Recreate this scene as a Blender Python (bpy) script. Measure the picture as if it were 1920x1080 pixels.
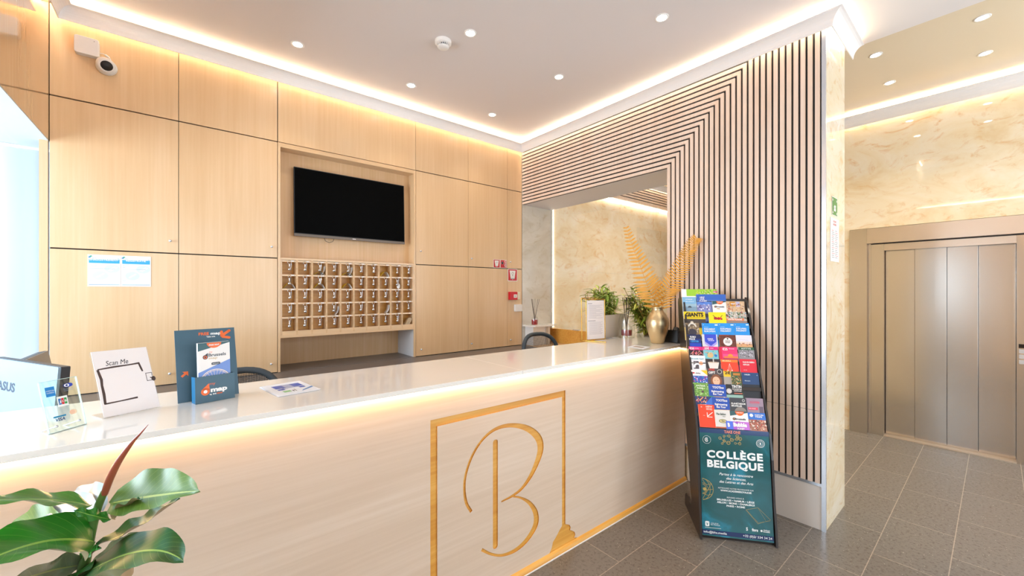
import bpy, math, random
from mathutils import Vector, Matrix
random.seed(7)
scene = bpy.context.scene
COL = scene.collection
for o in list(bpy.data.objects): bpy.data.objects.remove(o, do_unlink=True)

# ---------------------------------------------------------------- camera
FPX, YAW, HOR, CH = 750.0, math.radians(50.5), 545.5, 1.5
cam_d = bpy.data.cameras.new('camera'); cam = bpy.data.objects.new('camera', cam_d); COL.objects.link(cam)
cam_d.sensor_width = 36.0; cam_d.lens = FPX / 1920 * 36.0
cam_d.shift_y = (HOR - 540) / 1920.0
cam_d.clip_start = 0.05
cam.location = (0, 0, CH)
cam.rotation_euler = (math.pi / 2, 0, YAW - math.pi / 2)
scene.camera = cam
FW = Vector((math.cos(YAW), math.sin(YAW), 0)); RT = Vector((math.sin(YAW), -math.cos(YAW), 0)); UPV = Vector((0, 0, 1))
CAMP = Vector((0, 0, CH))
def ray(px, py): return FW + RT * ((px - 960) / FPX) + UPV * ((HOR - py) / FPX)
def onz(px, py, z): d = ray(px, py); return CAMP + d * ((z - CH) / d.z)
def ony(px, py, y): d = ray(px, py); return CAMP + d * (y / d.y)
def onx(px, py, x): d = ray(px, py); return CAMP + d * (x / d.x)
def atd(px, py, dep): return CAMP + ray(px, py) * dep

# ---------------------------------------------------------------- light, exposure
scene.view_settings.view_transform = 'Standard'
scene.view_settings.look = 'None'
scene.view_settings.gamma = 1.0
scene.view_settings.use_curve_mapping = False
scene.view_settings.exposure = 0.50
w = bpy.data.worlds.new('daylight'); scene.world = w; w.use_nodes = True
bg = w.node_tree.nodes['Background']; bg.inputs[0].default_value = (0.72, 0.86, 1.0, 1); bg.inputs[1].default_value = 1.2
def area(name, loc, rot, sx, sy, power, color):
    l = bpy.data.lights.new(name, 'AREA'); l.shape = 'RECTANGLE'; l.size = sx; l.size_y = sy; l.energy = power; l.color = color
    o = bpy.data.objects.new(name, l); COL.objects.link(o); o.location = loc; o.rotation_euler = rot; return o
# daylight entering through the street windows (behind the camera) and the side window on the left
area('daylight_street', (1.5, -2.72, 1.55), (math.pi/2, 0, 0), 4.0, 2.5, 44, (0.84, 0.92, 1.0))
area('daylight_lobby', (4.6, -2.72, 1.45), (math.pi/2, 0, 0), 1.5, 2.3, 48, (0.85, 0.92, 1.0))
area('daylight_side', (-1.5, 4.28, 1.75), (-math.pi/2, 0, 0), 1.7, 1.3, 26, (0.84, 0.93, 1.0))
area('daylight_side_street', (-2.62, 2.4, 1.6), (0, -math.pi/2, 0), 1.5, 2.2, 90, (0.74, 0.87, 1.0))
WARM = (1.0, 0.62, 0.27); SOFT = (1.0, 0.83, 0.60)
LED_COVE, LED_DESK, LED_LOBBY = 44.0, 42.0, 42.0

# ---------------------------------------------------------------- materials
MATS = {}
def srgb(c):
    if isinstance(c, str): c = tuple(int(c[i:i+2], 16) / 255 for i in (0, 2, 4))
    return tuple((x / 12.92 if x <= 0.04045 else ((x + 0.055) / 1.055) ** 2.4) for x in c[:3]) + (1,)
def base(name):
    m = bpy.data.materials.new(name); m.use_nodes = True
    return m, m.node_tree, m.node_tree.nodes['Principled BSDF']
def flat(c, rough=0.5, metal=0.0, spec=0.5, coat=0.0, emit=0.0, name=None, grain=0.0):
    key = (c if isinstance(c, str) else tuple(c), rough, metal, spec, coat, emit, grain)
    if key in MATS: return MATS[key]
    m, nt, b = base(name or 'paint_%s' % (c if isinstance(c, str) else 'x'))
    b.inputs['Base Color'].default_value = srgb(c); b.inputs['Roughness'].default_value = rough
    b.inputs['Metallic'].default_value = metal; b.inputs['Specular IOR Level'].default_value = spec
    b.inputs['Coat Weight'].default_value = coat; b.inputs['Coat Roughness'].default_value = 0.05
    if emit:
        b.inputs['Emission Color'].default_value = srgb(c); b.inputs['Emission Strength'].default_value = emit
    else:
        n = nt.nodes.new('ShaderNodeTexNoise'); n.inputs['Scale'].default_value = 220; n.inputs['Detail'].default_value = 2
        tc = nt.nodes.new('ShaderNodeTexCoord'); nt.links.new(tc.outputs['Object'], n.inputs['Vector'])
        r = nt.nodes.new('ShaderNodeMapRange'); r.inputs['To Min'].default_value = max(0.0, rough - 0.04); r.inputs['To Max'].default_value = min(1, rough + 0.04)
        nt.links.new(n.outputs['Fac'], r.inputs['Value']); nt.links.new(r.outputs['Result'], b.inputs['Roughness'])
    MATS[key] = m
    return m
def led(color, strength, key):
    k = ('led', key)
    if k in MATS: return MATS[k]
    m = bpy.data.materials.new('led_' + key); m.use_nodes = True; nt = m.node_tree
    nt.nodes.remove(nt.nodes['Principled BSDF']); e = nt.nodes.new('ShaderNodeEmission')
    e.inputs[0].default_value = (*color, 1); e.inputs[1].default_value = strength
    nt.links.new(e.outputs[0], nt.nodes['Material Output'].inputs[0]); MATS[k] = m
    return m
def ramp(nt, stops):
    r = nt.nodes.new('ShaderNodeValToRGB'); el = r.color_ramp.elements
    while len(el) < len(stops): el.new(0.5)
    for e, (p, c) in zip(el, stops): e.position = p; e.color = srgb(c)
    return r
def wood(name, dark, mid, light, grain='z', rough=0.3, coat=0.25, coatr=0.12, fine=1.0, contrast=1.0):
    m, nt, b = base(name); N = nt.nodes; L = nt.links
    tc = N.new('ShaderNodeTexCoord'); geo = N.new('ShaderNodeNewGeometry')
    mp = N.new('ShaderNodeMapping'); L.new(geo.outputs['Position'], mp.inputs['Vector'])
    s = {'z': (60, 60, 1.6), 'x': (1.6, 60, 60), 'y': (60, 1.6, 60)}[grain]
    mp.inputs['Scale'].default_value = tuple(x * fine for x in s)
    n1 = N.new('ShaderNodeTexNoise'); n1.inputs['Scale'].default_value = 1.0; n1.inputs['Detail'].default_value = 5; n1.inputs['Roughness'].default_value = 0.6
    L.new(mp.outputs['Vector'], n1.inputs['Vector'])
    mp2 = N.new('ShaderNodeMapping'); L.new(geo.outputs['Position'], mp2.inputs['Vector'])
    s2 = {'z': (5, 5, .5), 'x': (.5, 5, 5), 'y': (5, .5, 5)}[grain]; mp2.inputs['Scale'].default_value = s2
    n2 = N.new('ShaderNodeTexNoise'); n2.inputs['Scale'].default_value = 1.0; n2.inputs['Detail'].default_value = 3; n2.inputs['Distortion'].default_value = 0.8
    L.new(mp2.outputs['Vector'], n2.inputs['Vector'])
    mx = N.new('ShaderNodeMath'); mx.operation = 'MULTIPLY_ADD'; L.new(n1.outputs['Fac'], mx.inputs[0]); mx.inputs[1].default_value = 0.55 * contrast
    ml = N.new('ShaderNodeMath'); ml.operation = 'MULTIPLY'; L.new(n2.outputs['Fac'], ml.inputs[0]); ml.inputs[1].default_value = 0.45 * contrast
    L.new(ml.outputs[0], mx.inputs[2])
    r = ramp(nt, [(0.36 * contrast, dark), (0.5 * contrast, mid), (0.64 * contrast, light)]); L.new(mx.outputs[0], r.inputs['Fac'])
    L.new(r.outputs['Color'], b.inputs['Base Color'])
    b.inputs['Roughness'].default_value = rough; b.inputs['Coat Weight'].default_value = coat; b.inputs['Coat Roughness'].default_value = coatr
    bp = N.new('ShaderNodeBump'); bp.inputs['Strength'].default_value = 0.04; bp.inputs['Distance'].default_value = 0.002
    L.new(n1.outputs['Fac'], bp.inputs['Height']); L.new(bp.outputs['Normal'], b.inputs['Normal'])
    return m
def marble(name, a, bcol, c, stain, rough=0.06, scale=1.4):
    m, nt, b = base(name); N = nt.nodes; L = nt.links
    geo = N.new('ShaderNodeNewGeometry')
    n0 = N.new('ShaderNodeTexNoise'); n0.inputs['Scale'].default_value = scale; n0.inputs['Detail'].default_value = 9; n0.inputs['Roughness'].default_value = 0.62; n0.inputs['Distortion'].default_value = 1.6
    mp = N.new('ShaderNodeMapping'); mp.inputs['Rotation'].default_value = (0.3, 0.5, 0.2); mp.inputs['Scale'].default_value = (1, 1, 1.7)
    L.new(geo.outputs['Position'], mp.inputs['Vector']); L.new(mp.outputs['Vector'], n0.inputs['Vector'])
    r = ramp(nt, [(0.32, c), (0.47, bcol), (0.62, a)]); L.new(n0.outputs['Fac'], r.inputs['Fac'])
    n1 = N.new('ShaderNodeTexNoise'); n1.inputs['Scale'].default_value = scale * 2.3; n1.inputs['Detail'].default_value = 10; n1.inputs['Roughness'].default_value = 0.7; n1.inputs['Distortion'].default_value = 2.5
    L.new(mp.outputs['Vector'], n1.inputs['Vector'])
    r2 = ramp(nt, [(0.53, '000000'), (0.72, 'ffffff')]); L.new(n1.outputs['Fac'], r2.inputs['Fac'])
    mx = N.new('ShaderNodeMix'); mx.data_type = 'RGBA'; L.new(r2.outputs['Color'], mx.inputs['Factor']); L.new(r.outputs['Color'], mx.inputs[6]); mx.inputs[7].default_value = srgb(stain)
    L.new(mx.outputs[2], b.inputs['Base Color']); b.inputs['Roughness'].default_value = rough
    b.inputs['Coat Weight'].default_value = 0.4; b.inputs['Coat Roughness'].default_value = 0.03
    return m
def steel(name, col, rough=0.28, axis='z', metal=1.0):
    m, nt, b = base(name); N = nt.nodes; L = nt.links
    geo = N.new('ShaderNodeNewGeometry'); mp = N.new('ShaderNodeMapping'); L.new(geo.outputs['Position'], mp.inputs['Vector'])
    mp.inputs['Scale'].default_value = {'z': (300, 300, 1.5), 'y': (300, 1.5, 300)}[axis]
    n = N.new('ShaderNodeTexNoise'); n.inputs['Scale'].default_value = 1; n.inputs['Detail'].default_value = 3; L.new(mp.outputs['Vector'], n.inputs['Vector'])
    r = N.new('ShaderNodeMapRange'); r.inputs['To Min'].default_value = rough - .02; r.inputs['To Max'].default_value = rough + .03
    L.new(n.outputs['Fac'], r.inputs['Value']); L.new(r.outputs['Result'], b.inputs['Roughness'])
    b.inputs['Base Color'].default_value = srgb(col); b.inputs['Metallic'].default_value = metal
    bp = N.new('ShaderNodeBump'); bp.inputs['Strength'].default_value = 0.01; bp.inputs['Distance'].default_value = 0.0002
    L.new(n.outputs['Fac'], bp.inputs['Height']); L.new(bp.outputs['Normal'], b.inputs['Normal'])
    return m
def glass(name, tint=(1, 1, 1), refl=0.10, rough=0.0, tr=1.0):
    m = bpy.data.materials.new(name); m.use_nodes = True; nt = m.node_tree; N = nt.nodes; L = nt.links
    N.remove(N['Principled BSDF']); t = N.new('ShaderNodeBsdfTransparent'); t.inputs[0].default_value = (*tint, 1)
    g = N.new('ShaderNodeBsdfGlossy'); g.inputs['Roughness'].default_value = rough
    ge = N.new('ShaderNodeNewGeometry'); dt = N.new('ShaderNodeVectorMath'); dt.operation = 'DOT_PRODUCT'; L.new(ge.outputs['Incoming'], dt.inputs[0]); L.new(ge.outputs['Normal'], dt.inputs[1])
    def mt(op, a, b_):
        q = N.new('ShaderNodeMath'); q.operation = op
        for i, x in enumerate((a, b_)):
            if x is None: continue
            if isinstance(x, (int, float)): q.inputs[i].default_value = x
            else: L.new(x, q.inputs[i])
        return q.outputs[0]
    ab = mt('ABSOLUTE', dt.outputs['Value'], None); om = mt('SUBTRACT', 1.0, ab); pw = mt('POWER', om, 5.0); f_ = mt('ADD', mt('MULTIPLY', pw, 0.9), refl*0.6)
    mx = N.new('ShaderNodeMixShader'); L.new(f_, mx.inputs[0]); L.new(t.outputs[0], mx.inputs[1]); L.new(g.outputs[0], mx.inputs[2])
    L.new(mx.outputs[0], N['Material Output'].inputs[0]); return m
def floor_mat():
    m, nt, b = base('terrazzo_tile'); N = nt.nodes; L = nt.links
    geo = N.new('ShaderNodeNewGeometry'); mp = N.new('ShaderNodeMapping'); L.new(geo.outputs['Position'], mp.inputs['Vector'])
    mp.inputs['Location'].default_value = (TILE_OX, TILE_OY, 0)
    br = N.new('ShaderNodeTexBrick'); br.inputs['Scale'].default_value = 1.0; br.inputs['Brick Width'].default_value = 0.59; br.inputs['Row Height'].default_value = 0.292
    br.inputs['Mortar Size'].default_value = 0.0022; br.inputs['Mortar Smooth'].default_value = 0.0; br.offset = 0.5; br.inputs['Bias'].default_value = 0
    br.inputs['Color1'].default_value = srgb('706a64'); br.inputs['Color2'].default_value = srgb('756f69'); br.inputs['Mortar'].default_value = srgb('9c9085')
    L.new(mp.outputs['Vector'], br.inputs['Vector'])
    n = N.new('ShaderNodeTexNoise'); n.inputs['Scale'].default_value = 55; n.inputs['Detail'].default_value = 6; n.inputs['Roughness'].default_value = 0.75; L.new(geo.outputs['Position'], n.inputs['Vector'])
    r = ramp(nt, [(0.30, 'a09a94'), (0.5, 'ffffff'), (0.7, 'ffffff')]); L.new(n.outputs['Fac'], r.inputs['Fac'])
    mul = N.new('ShaderNodeMix'); mul.data_type = 'RGBA'; mul.blend_type = 'MULTIPLY'; mul.inputs['Factor'].default_value = 0.8
    L.new(br.outputs['Color'], mul.inputs[6]); L.new(r.outputs['Color'], mul.inputs[7])
    v = N.new('ShaderNodeTexVoronoi'); v.inputs['Scale'].default_value = 75; L.new(geo.outputs['Position'], v.inputs['Vector'])
    r2 = ramp(nt, [(0.0, 'ffffff'), (0.10, 'ffffff'), (0.13, '000000')]); L.new(v.outputs['Distance'], r2.inputs['Fac'])
    n3 = N.new('ShaderNodeTexNoise'); n3.inputs['Scale'].default_value = 24; L.new(geo.outputs['Position'], n3.inputs['Vector'])
    r3 = ramp(nt, [(0.52, '000000'), (0.58, 'ffffff')]); L.new(n3.outputs['Fac'], r3.inputs['Fac'])
    mm = N.new('ShaderNodeMath'); mm.operation = 'MULTIPLY'; L.new(r2.outputs['Color'], mm.inputs[0]); L.new(r3.outputs['Color'], mm.inputs[1])
    mx = N.new('ShaderNodeMix'); mx.data_type = 'RGBA'; L.new(mm.outputs[0], mx.inputs['Factor']); L.new(mul.outputs[2], mx.inputs[6]); mx.inputs[7].default_value = srgb('c9c2ba')
    L.new(mx.outputs[2], b.inputs['Base Color']); b.inputs['Roughness'].default_value = 0.2
    r4 = N.new('ShaderNodeMapRange'); r4.inputs['To Min'].default_value = 0.12; r4.inputs['To Max'].default_value = 0.3; L.new(n.outputs['Fac'], r4.inputs['Value']); L.new(r4.outputs['Result'], b.inputs['Roughness'])
    return m
TILE_OX, TILE_OY = 0.2, -0.163
def leaf_mat(name, top, top2, under, vein, rough=0.36):
    m, nt, b = base(name); N = nt.nodes; L = nt.links
    geo = N.new('ShaderNodeNewGeometry'); uv = N.new('ShaderNodeUVMap')
    n = N.new('ShaderNodeTexNoise'); n.inputs['Scale'].default_value = 9; n.inputs['Detail'].default_value = 3; L.new(geo.outputs['Position'], n.inputs['Vector'])
    r = ramp(nt, [(0.35, top), (0.65, top2)]); L.new(n.outputs['Fac'], r.inputs['Fac'])
    sx = N.new('ShaderNodeSeparateXYZ'); L.new(uv.outputs[0], sx.inputs[0])
    ab = N.new('ShaderNodeMath'); ab.operation = 'ABSOLUTE'; L.new(sx.outputs['Y'], ab.inputs[0])
    # side veins: stripes of (u*18 - |v|*5)
    a1 = N.new('ShaderNodeMath'); a1.operation = 'MULTIPLY'; L.new(sx.outputs['X'], a1.inputs[0]); a1.inputs[1].default_value = 14
    a2 = N.new('ShaderNodeMath'); a2.operation = 'MULTIPLY_ADD'; L.new(ab.outputs[0], a2.inputs[0]); a2.inputs[1].default_value = -3.0; L.new(a1.outputs[0], a2.inputs[2])
    fr = N.new('ShaderNodeMath'); fr.operation = 'FRACT'; L.new(a2.outputs[0], fr.inputs[0])
    lt = N.new('ShaderNodeMath'); lt.operation = 'LESS_THAN'; L.new(fr.outputs[0], lt.inputs[0]); lt.inputs[1].default_value = 0.05
    md = N.new('ShaderNodeMath'); md.operation = 'LESS_THAN'; L.new(ab.outputs[0], md.inputs[0]); md.inputs[1].default_value = 0.05
    h = N.new('ShaderNodeMath'); h.operation = 'MULTIPLY'; L.new(lt.outputs[0], h.inputs[0]); h.inputs[1].default_value = 0.35
    mxx = N.new('ShaderNodeMath'); mxx.operation = 'MAXIMUM'; L.new(h.outputs[0], mxx.inputs[0]); L.new(md.outputs[0], mxx.inputs[1])
    m1 = N.new('ShaderNodeMix'); m1.data_type = 'RGBA'; L.new(mxx.outputs[0], m1.inputs['Factor']); L.new(r.outputs['Color'], m1.inputs[6]); m1.inputs[7].default_value = srgb(vein)
    m2 = N.new('ShaderNodeMix'); m2.data_type = 'RGBA'; L.new(geo.outputs['Backfacing'], m2.inputs['Factor']); L.new(m1.outputs[2], m2.inputs[6]); m2.inputs[7].default_value = srgb(under)
    L.new(m2.outputs[2], b.inputs['Base Color']); b.inputs['Roughness'].default_value = rough; b.inputs['Coat Weight'].default_value = 0.12; b.inputs['Coat Roughness'].default_value = 0.2
    w = N.new('ShaderNodeTexWave'); w.inputs['Scale'].default_value = 1.0
    bp = N.new('ShaderNodeBump'); bp.inputs['Strength'].default_value = 0.5; bp.inputs['Distance'].default_value = 0.002
    L.new(fr.outputs[0], bp.inputs['Height']); L.new(bp.outputs['Normal'], b.inputs['Normal'])
    return m
W_PANEL = wood('oak_veneer_panels', 'dcb689', 'e0bc90', 'e4c299', 'z')
W_PANELX = wood('oak_veneer_across', 'd9b284', 'dfba8e', 'e5c49a', 'x')
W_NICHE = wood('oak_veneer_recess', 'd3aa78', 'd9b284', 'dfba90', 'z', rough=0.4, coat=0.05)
W_LEFT = wood('oak_lacquered_gloss', 'd9b284', 'dfba8e', 'e5c49a', 'z', rough=0.15, coat=1.0, coatr=0.03)
W_DESK = wood('whitened_oak_front', 'd2bba4', 'd7c1ab', 'dcc8b4', 'x', rough=0.32, coat=0.3, coatr=0.15, fine=0.9)
W_GOLD = wood('golden_oak_inlay', 'cf8f38', 'dba046', 'e5b05a', 'x', rough=0.4, coat=0.1)
W_SLAT = wood('pale_oak_slats', 'e6c8b0', 'ecd2bd', 'f2dccb', 'z', rough=0.5, coat=0.0)
W_PIGEON = wood('oak_pigeonhole', 'cfa676', 'd8b184', 'dfbc92', 'x', rough=0.45, coat=0.0)
M_MARBLE = marble('cream_marble', 'f1e7d2', 'eddebf', 'e6cfa6', 'e0b47c', rough=0.03)
M_GREYMARBLE = marble('greige_marble', 'dcd5c8', 'd6cec0', 'cec5b5', 'c8bba2', rough=0.12, scale=1.6)
M_STEEL = steel('brushed_steel', 'd4cec8', 0.20)
M_STEELY = steel('brushed_steel_header', 'dcd2c8', 0.28, 'y')
M_CHROME = steel('polished_trim', 'dde2ea', 0.22, metal=0.7)
M_CEIL = flat('e6dedb', 0.75, name='ceiling_paint')
M_COVE = flat('f6f1ee', 0.6, name='coving_paint')
M_WHITE = flat('eeeae6', 0.45, name='white_lacquer')
M_LOBCEIL = flat('e8d8be', 0.18, name='lobby_ceiling_gloss', coat=0.3)
M_BLACK = flat('0c0b0b', 0.5)
M_DARK = flat('2a2320', 0.7)
M_QUARTZ = flat('f0ebe4', 0.1, name='quartz_top', coat=0.4)
M_GREYTOP = flat('6a625e', 0.35, name='grey_desktop')
M_GLASS = glass('clear_glass')
M_DOME = glass('dome_glass', (0.97, 0.985, 0.985), refl=0.16)
M_CASTG = glass('pale_green_glass', (0.93, 0.985, 0.955))
M_GOLD = flat('d9a94e', 0.22, 1.0, name='gold_metal')
M_PAPER = flat('f4f1ee', 0.6)

# ---------------------------------------------------------------- mesh building
class Fr:
    """a local frame: origin, two axes and their normal"""
    def __init__(s, o, u, v):
        s.o = Vector(o); s.u = Vector(u).normalized(); s.v = Vector(v).normalized(); s.n = s.u.cross(s.v)
    def p(s, a, b, c=0.0): return s.o + s.u * a + s.v * b + s.n * c
    def sub(s, a, b, c=0.0): return Fr(s.p(a, b, c), s.u, s.v)
TXT = {}
def text_mesh(t, shear=0.0, bold=0.0, space=1.0):
    k = (t, shear, bold, space)
    if k in TXT: return TXT[k]
    c = bpy.data.curves.new('t', 'FONT'); c.body = t; c.shear = shear; c.offset = bold; c.space_character = space; c.resolution_u = 3; c.size = 1.0
    o = bpy.data.objects.new('t', c); me = o.to_mesh()
    V = [v.co.copy() for v in me.vertices]; P = [tuple(p.vertices) for p in me.polygons]
    o.to_mesh_clear(); bpy.data.objects.remove(o); bpy.data.curves.remove(c)
    if not V: V = [Vector((0, 0, 0))]; P = []
    x0 = min(v.x for v in V); x1 = max(v.x for v in V); y0 = min(v.y for v in V); y1 = max(v.y for v in V)
    TXT[k] = (V, P, x0, x1, y0, y1); return TXT[k]
class MB:
    def __init__(s): s.v = []; s.f = []; s.m = []; s.mats = []; s.sm = []; s.uv = {}
    def mi(s, m):
        if m not in s.mats: s.mats.append(m)
        return s.mats.index(m)
    def add(s, vs, fs, m, smooth=False, uvs=None):
        k = len(s.v); s.v += [tuple(x) for x in vs]; i = s.mi(m)
        for f in fs: s.f.append(tuple(k + j for j in f)); s.m.append(i); s.sm.append(smooth)
        if uvs:
            for j, q in enumerate(uvs): s.uv[k + j] = q
        return s
    def box(s, a, b, m, fr=None):
        (x0, y0, z0), (x1, y1, z1) = a, b
        vs = [(x0,y0,z0),(x1,y0,z0),(x1,y1,z0),(x0,y1,z0),(x0,y0,z1),(x1,y0,z1),(x1,y1,z1),(x0,y1,z1)]
        if fr: vs = [fr.p(*q) for q in vs]
        fs = [(0,3,2,1),(4,5,6,7),(0,1,5,4),(1,2,6,5),(2,3,7,6),(3,0,4,7)]
        return s.add(vs, fs, m)
    def rbox(s, a, b, m, r=0.003, fr=None, seg=3):
        """box with its four edges along the third axis rounded"""
        (x0, y0, z0), (x1, y1, z1) = a, b; r = min(r, (x1-x0)/2.01, (y1-y0)/2.01)
        pts = []
        for cx, cy, a0 in ((x1-r, y1-r, 0), (x0+r, y1-r, 90), (x0+r, y0+r, 180), (x1-r, y0+r, 270)):
            for i in range(seg + 1):
                t = math.radians(a0 + 90 * i / seg); pts.append((cx + r*math.cos(t), cy + r*math.sin(t)))
        return s.prism(pts, z0, z1, m, fr)
    def prism(s, pts, z0, z1, m, fr=None, smooth=False):
        n = len(pts)
        vs = [(x, y, z0) for x, y in pts] + [(x, y, z1) for x, y in pts]
        if fr: vs = [fr.p(*q) for q in vs]
        fs = [tuple(reversed(range(n))), tuple(range(n, 2*n))] + [(i, (i+1) % n, n + (i+1) % n, n + i) for i in range(n)]
        return s.add(vs, fs, m, smooth)
    def poly(s, pts, m, fr, c=0.0): return s.add([fr.p(x, y, c) for x, y in pts], [tuple(range(len(pts)))], m)
    def rect(s, x0, y0, x1, y1, m, fr, c=0.0): return s.poly([(x0,y0),(x1,y0),(x1,y1),(x0,y1)], m, fr, c)
    def disc(s, cx, cy, r, m, fr, c=0.0, n=20, ry=None, a0=0, a1=360):
        ry = ry or r; full = abs(a1 - a0) >= 360
        pts = [(cx + r*math.cos(math.radians(a0 + (a1-a0)*i/n)), cy + ry*math.sin(math.radians(a0 + (a1-a0)*i/n))) for i in range(n + (0 if full else 1))]
        return s.poly(pts, m, fr, c)
    def ring(s, cx, cy, r0, r1, m, fr, c=0.0, n=24, a0=0, a1=360, k=1.0):
        vs = []; fs = []
        for i in range(n + 1):
            t = math.radians(a0 + (a1-a0)*i/n)
            vs += [fr.p(cx + r0*math.cos(t), cy + k*r0*math.sin(t), c), fr.p(cx + r1*math.cos(t), cy + k*r1*math.sin(t), c)]
            if i: fs.append((2*i-2, 2*i-1, 2*i+1, 2*i))
        return s.add(vs, fs, m)
    def stroke(s, pts, wd, m, fr, c=0.0):
        """a flat ribbon along 2-D points; wd a number or one per point"""
        n = len(pts); wd = [wd]*n if not hasattr(wd, '__len__') else wd; vs = []; fs = []
        for i, (x, y) in enumerate(pts):
            a = pts[max(0, i-1)]; b = pts[min(n-1, i+1)]; d = Vector((b[0]-a[0], b[1]-a[1]))
            d = d.normalized() if d.length > 1e-9 else Vector((1, 0)); h = wd[i]/2
            vs += [fr.p(x - d.y*h, y + d.x*h, c), fr.p(x + d.y*h, y - d.x*h, c)]
            if i: fs.append((2*i-2, 2*i-1, 2*i+1, 2*i))
        return s.add(vs, fs, m)
    def text(s, t, x, y, h, m, fr, c=0.0, align='l', w=None, bold=0.0, shear=0.0, space=1.0):
        """capital height h, baseline at y; w squeezes the line to that width"""
        V, P, x0, x1, y0, y1 = text_mesh(t, shear, bold, space)
        k = h / 0.69; kx = k if w is None else w / max(1e-6, (x1 - x0)); W = kx * (x1 - x0)
        ox = {'l': x, 'c': x - W/2, 'r': x - W}[align]
        return s.add([fr.p(ox + (v.x - x0)*kx, y + v.y*k, c) for v in V], P, m)
    def tube(s, pts, r, m, n=10, cap=True):
        pts = [Vector(p) for p in pts]; k = len(pts); r = [r]*k if not hasattr(r, '__len__') else r
        vs = []; fs = []; prev = None
        for i, p in enumerate(pts):
            d = (pts[min(k-1, i+1)] - pts[max(0, i-1)]).normalized()
            if prev is None:
                a = d.cross(Vector((0, 0, 1)));  a = a if a.length > 1e-3 else d.cross(Vector((1, 0, 0)))
                a.normalize()
            else: a = (prev - d * prev.dot(d)).normalized()
            prev = a; b = d.cross(a)
            for j in range(n):
                t = 2*math.pi*j/n; vs.append(p + (a*math.cos(t) + b*math.sin(t))*r[i])
        for i in range(k-1):
            for j in range(n): fs.append((i*n+j, i*n+(j+1) % n, (i+1)*n+(j+1) % n, (i+1)*n+j))
        s.add(vs, fs, m, True)
        if cap: s.add(vs[:n], [tuple(reversed(range(n)))], m); s.add(vs[-n:], [tuple(range(n))], m)
        return s
    def lathe(s, prof, c, m, n=32, axis=None, cap=True):
        """profile of (radius, height) turned about the vertical (or axis) through c"""
        c = Vector(c); ax = Vector(axis or (0, 0, 1)).normalized()
        a = ax.cross(Vector((0, 1, 0))); a = a if a.length > 1e-3 else ax.cross(Vector((1, 0, 0))); a.normalize(); b = ax.cross(a)
        vs = []; fs = []
        for r, h in prof:
            for j in range(n):
                t = 2*math.pi*j/n; vs.append(c + ax*h + (a*math.cos(t) + b*math.sin(t))*r)
        for i in range(len(prof)-1):
            for j in range(n): fs.append((i*n+j, i*n+(j+1) % n, (i+1)*n+(j+1) % n, (i+1)*n+j))
        s.add(vs, fs, m, True)
        if cap:
            if prof[0][0] > 1e-4: s.add(vs[:n], [tuple(reversed(range(n)))], m)
            if prof[-1][0] > 1e-4: s.add(vs[-n:], [tuple(range(n))], m)
        return s
    def grid(s, rows, m, smooth=True, uvs=None):
        nr = len(rows); nc = len(rows[0]); vs = [p for r in rows for p in r]
        fs = [(i*nc+j, i*nc+j+1, (i+1)*nc+j+1, (i+1)*nc+j) for i in range(nr-1) for j in range(nc-1)]
        return s.add(vs, fs, m, smooth, uvs)
    def build(s, name, parent=None, loc=None, bevel=0.0):
        """link as one mesh object; world coordinates are turned into the parent's (or the object's own) space"""
        me = bpy.data.meshes.new(name)
        if parent is not None: off = PWORLD[parent.name]
        else: off = Matrix.Translation(Vector(loc)) if loc is not None else Matrix.Identity(4)
        inv = off.inverted()
        me.from_pydata([inv @ Vector(q) for q in s.v], [], s.f)
        for mm in s.mats: me.materials.append(mm)
        me.polygons.foreach_set('material_index', s.m); me.polygons.foreach_set('use_smooth', s.sm)
        if s.uv:
            ul = me.uv_layers.new(name='UVMap')
            for l in me.loops: ul.data[l.index].uv = s.uv.get(l.vertex_index, (0, 1))
        me.update(); o = bpy.data.objects.new(name, me); COL.objects.link(o)
        if parent is not None: o.parent = parent
        else: o.matrix_world = off
        PWORLD[o.name] = off.copy()
        if bevel:
            b = o.modifiers.new('edge', 'BEVEL'); b.width = bevel; b.segments = 2; b.limit_method = 'ANGLE'
        return o
PWORLD = {}
def tag(o, label=None, cat=None, group=None, kind=None):
    if label: o['label'] = label
    if cat: o['category'] = cat
    if group: o['group'] = group
    if kind: o['kind'] = kind
    return o
def thing(name, loc, label=None, cat=None, group=None, kind=None):
    o = bpy.data.objects.new(name, None); COL.objects.link(o); o.location = loc; o.empty_display_size = 0.05
    PWORLD[o.name] = Matrix.Translation(Vector(loc)); return tag(o, label, cat, group, kind)
def struct(mb, name, **k): return tag(mb.build(name, **k), kind='structure')
def B(a, b, m): return MB().box(a, b, m)
def bez(p0, p1, p2, n):
    p0, p1, p2 = Vector(p0), Vector(p1), Vector(p2)
    return [(1-t)**2*p0 + 2*t*(1-t)*p1 + t*t*p2 for t in (i/n for i in range(n+1))]
def catmull(P, n=8):
    P = [Vector(p) for p in P]; Q = [P[0]*2 - P[1]] + P + [P[-1]*2 - P[-2]]; out = []
    for i in range(1, len(Q)-2):
        for k in range(n):
            t = k/n; a, b, c, d = Q[i-1], Q[i], Q[i+1], Q[i+2]
            out.append(0.5*((2*b) + (c-a)*t + (2*a-5*b+4*c-d)*t*t + (3*b-3*c+d-a)*t**3))
    return out + [P[-1]]
def copy_tree(o, parent=None):
    c = o.copy(); COL.objects.link(c)
    PWORLD[c.name] = PWORLD[o.name].copy()
    if parent is not None: c.parent = parent
    for ch in [x for x in bpy.data.objects if x.parent == o]: copy_tree(ch, c)
    return c
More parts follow.
